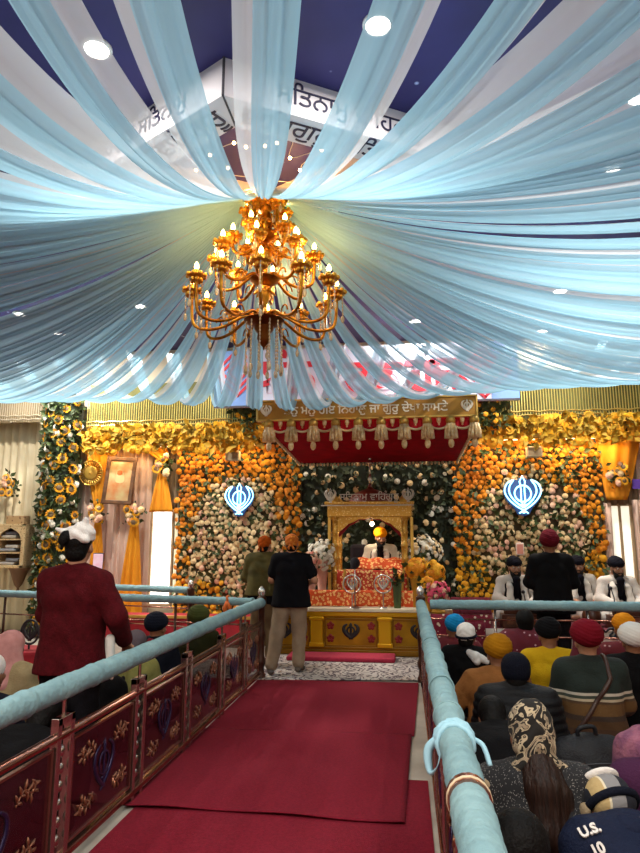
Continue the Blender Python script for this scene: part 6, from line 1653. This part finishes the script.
# US jacket, plaid cap
J = lean(pose_sit(), 40, 5); J['head'] = J['head']+V(.035, .09, -.085)
M_plaid = bands('plaid cap cloth', [(0, '#11131f'), (.44, '#b39a6a'), (.60, '#d0c4a8'), (.63, '#7d7b7c'), (.86, '#11131f')], 'X', -.13, .13, bump=.2)
def plaidcap(t, hc, M, J):
    f = tr(hc, M); s = Sdf(.02)
    s.ell(f(0, -.02, .045), (.100, .114, .08), M).ell(f(0, -.055, .0), (.093, .08, .06), M)
    s.ell(f(0, .12, -.045), (.13, .10, .075), M, op='s', k=.008)
    sdf_obj('plaid_cap', [(s, .007)], [M_plaid], t)
    b = Sdf(.01); b.ell(f(.0, -.03, .115), (.085, .085, .026), M); sdf_obj('cap_top', [(b, .007)], [M_wh], t)
    e = Sdf(.01); e.ell(f(-.115, -.01, .0), (.022, .035, .03), M); sdf_obj('ear_flap', [(e, .006)], [M_trim2], t)
    MB().tube([f(.104*math.cos(a), -.022+.119*math.sin(a), .005) for a in [2*PI*k/28 for k in range(28)]], .017, 8, closed=True).build('cap_band', M_navy, t, smooth='all', world=False)
def jhood(t, hc, M, J):
    nb = J['neb']; up = (J['neb']-J['wai'])/np.linalg.norm(J['neb']-J['wai'])
    s = Sdf(.03).cap(nb+V(-.09, -.03, -.01), nb+V(.09, -.03, -.01), .07, .07).cap(nb+V(-.05, -.05, .03), nb+V(.05, -.05, .03), .06, .06)
    s.disp = lambda X, Y, Z: .004*np.sin(X*60+Z*40); sdf_obj('jacket_hood', [(s, .008)], [M_nj], t)
us = person('person in a plaid cap and navy lettered jacket at the bottom right corner', *seat(608, 785, J, .25, 0.10), J, ('navy_jacket', M_nj), ('trousers', M_jblk), multi(hairback(M_hairb), plaidcap, jhood), tk=dict(infl=.045, sleeve=1.95), fat=1.1, pitch=.85, rz=.25, group=PP)
jk = part(us, 'navy_jacket')
for tx_, px_, py_, sz in (('U.S.', 590, 832, .05), ('10', 598, 850, .05)):
    c, n = ray_on(jk, px_, py_)
    if c:
        if n.dot(ray(px_, py_)) > 0: n = -n
        rx = (CR*math.cos(R(24))+CU*math.sin(R(24))); rx = (rx-n*rx.dot(n)).normalized(); uz = n.cross(rx)
        text_mb(tx_, sz, basis(c+n*.010, rx, -n, uz), .004, bold=.002).build('lettering', M_wh, us)
# dark hair at the bottom edge
J = lean(scaled(pose_sit(), .78), 8)
person('person with wavy black hair at the bottom edge beside the railing', *seat(520, 820, J, -.6, 0.11), J, ('dark_jacket', M_jblk), ('trousers', M_jblk), multi(hairback(r=1.15), longhair), tk=dict(infl=.04, sleeve=1.95), pitch=.2, rz=-.6, group=PP)
# backpack
p = pz(592, 801, 0.012); t = thing('backpack', 'black backpack standing on the floor behind the kneeling man', 'backpack', (p.x, p.y+.05, .012), R(8))
M_bp = shade('black nylon', '#17171b', .6, spec=.3)
s = Sdf(.05).ell((0, 0, .19), (.26, .15, .20)).ell((.02, -.07, .13), (.20, .12, .13)).cap((-.15, 0, .28), (.15, 0, .30), .08, .08); s.plane((0, 0, 0), (0, 0, -1)); s.disp = lambda X, Y, Z: .004*np.sin(X*30+Z*20)*np.sin(Z*30)
sdf_obj('bag_body', [(s, .01)], [M_bp], t)
x = MB().tube(cat_rom([(-.06, -.02, .385), (-.05, -.03, .43), (.04, -.03, .44), (.06, -.02, .39)], 6), .014, 8); x.build('top_handle', M_bp, t, smooth='all', world=False)
x = MB().tube(cat_rom([(-.18, -.14, .22), (-.05, -.185, .26), (.1, -.185, .26), (.2, -.13, .22)], 6), .006, 6); x.build('zip', mat('dark zip', '#2a2a2e', .4), t, smooth='all', world=False)
MB().tube(cat_rom([(.2, .05, .34), (.28, -.05, .25), (.26, -.1, .1), (.2, -.1, .02)], 6), .022, 8, flat=(Vector((1, 0, 0)), .4)).build('strap', M_bp, t, smooth='all', world=False)

# ---------- left crowd ----------
PL_ = 'seated crowd on the left'
J = nudge(pose_sit(), 20); person('woman in a pink head scarf and beige jacket at the left photo edge', *seat(13, 629, J, -.25, 0.145), J, ('jacket', M_beige), ('skirt', M_navy), hood(M_pinks, L=.12), tk=dict(infl=.035, sleeve=1.95), rz=-.25, group=PL_)
J = nudge(pose_sit(), 21); person('person in a white cap and navy jacket cut by the left photo edge', *seat(-8, 652, J, -.1, 0.14), J, ('jacket', M_dkn), ('trousers', M_jblk), multi(hairback(), cap_hat(M_wh, False, 'white_cap')), rz=-.1, group=PL_)
J = nudge(scaled(pose_sit(), .9), 22); person('small figure in a grey cap and yellow green scarf beside the hand on the rail', *seat(137, 629, J, -.3, 0.14), J, ('jacket', M_dkn), ('trousers', M_jblk), multi(hairback(), cap_hat(M_gcap, True), shawl(M_ygs, L=.2, infl=.015)), rz=-.3, group=PL_)
J = nudge(scaled(pose_sit(), .95), 23); person('person in a navy turban with a red scarf, behind the left railing', *seat(158, 612, J, -.25, 0.165), J, ('jacket', M_dkn), ('trousers', M_jblk), multi(turban(M_navy, 1.1), neck_scarf(M_redd, .1)), rz=-.25, tk=dict(infl=.035, sleeve=1.95), group=PL_)
J = nudge(scaled(pose_sit(), .95), 24); person('person in an olive green turban behind the left railing', *seat(200, 605, J, -.2, 0.165), J, ('jacket', shade('dark olive jacket', '#23240f')), ('trousers', M_jblk), turban(M_grn, 1.12), tk=dict(infl=.03, sleeve=1.95), rz=-.2, group=PL_)
J = lean(pose_sit(), 42); person('person in dark clothes bowing low behind the nearest left glass panel', -2.25, 3.42, J, ('dark_coat', M_jblk), ('trousers', M_jblk), hairback(r=1.1), tk=dict(infl=.04, sleeve=1.95), pitch=.6, rz=-.2, group=PL_)
J = lean(pose_sit(), 10); person('person in a black coat seated low behind the second left glass panel', -2.45, 5.0, scaled(J, .86), ('dark_coat', M_jblk), ('trousers', M_jblk), hairback(r=1.1), tk=dict(infl=.04, sleeve=1.95), rz=-.2, group=PL_)
# ================= camera, world, view =================
cam = bpy.data.cameras.new('camera'); cam.sensor_fit = 'HORIZONTAL'; cam.sensor_width = 36; cam.lens = 36*FPX/640; cam.clip_start = 0.05
co = bpy.data.objects.new('camera', cam); COL.objects.link(co)
co.matrix_world = Matrix(((CR.x, CU.x, -CF.x, 0), (CR.y, CU.y, -CF.y, 0), (CR.z, CU.z, -CF.z, CZ), (0, 0, 0, 1)))
SC.camera = co
w = bpy.data.worlds.new('hall'); SC.world = w; w.use_nodes = True
w.node_tree.nodes['Background'].inputs[0].default_value = (0.8, 0.85, 1, 1); w.node_tree.nodes['Background'].inputs[1].default_value = 0.3
SC.view_settings.view_transform = 'Standard'; SC.view_settings.look = 'None'; SC.view_settings.gamma = 1; SC.view_settings.exposure = EXPOSURE
SC.view_settings.use_curve_mapping = False
SC.cycles.transparent_max_bounces = 32; SC.cycles.max_bounces = 8
SC.cycles.use_denoising = True
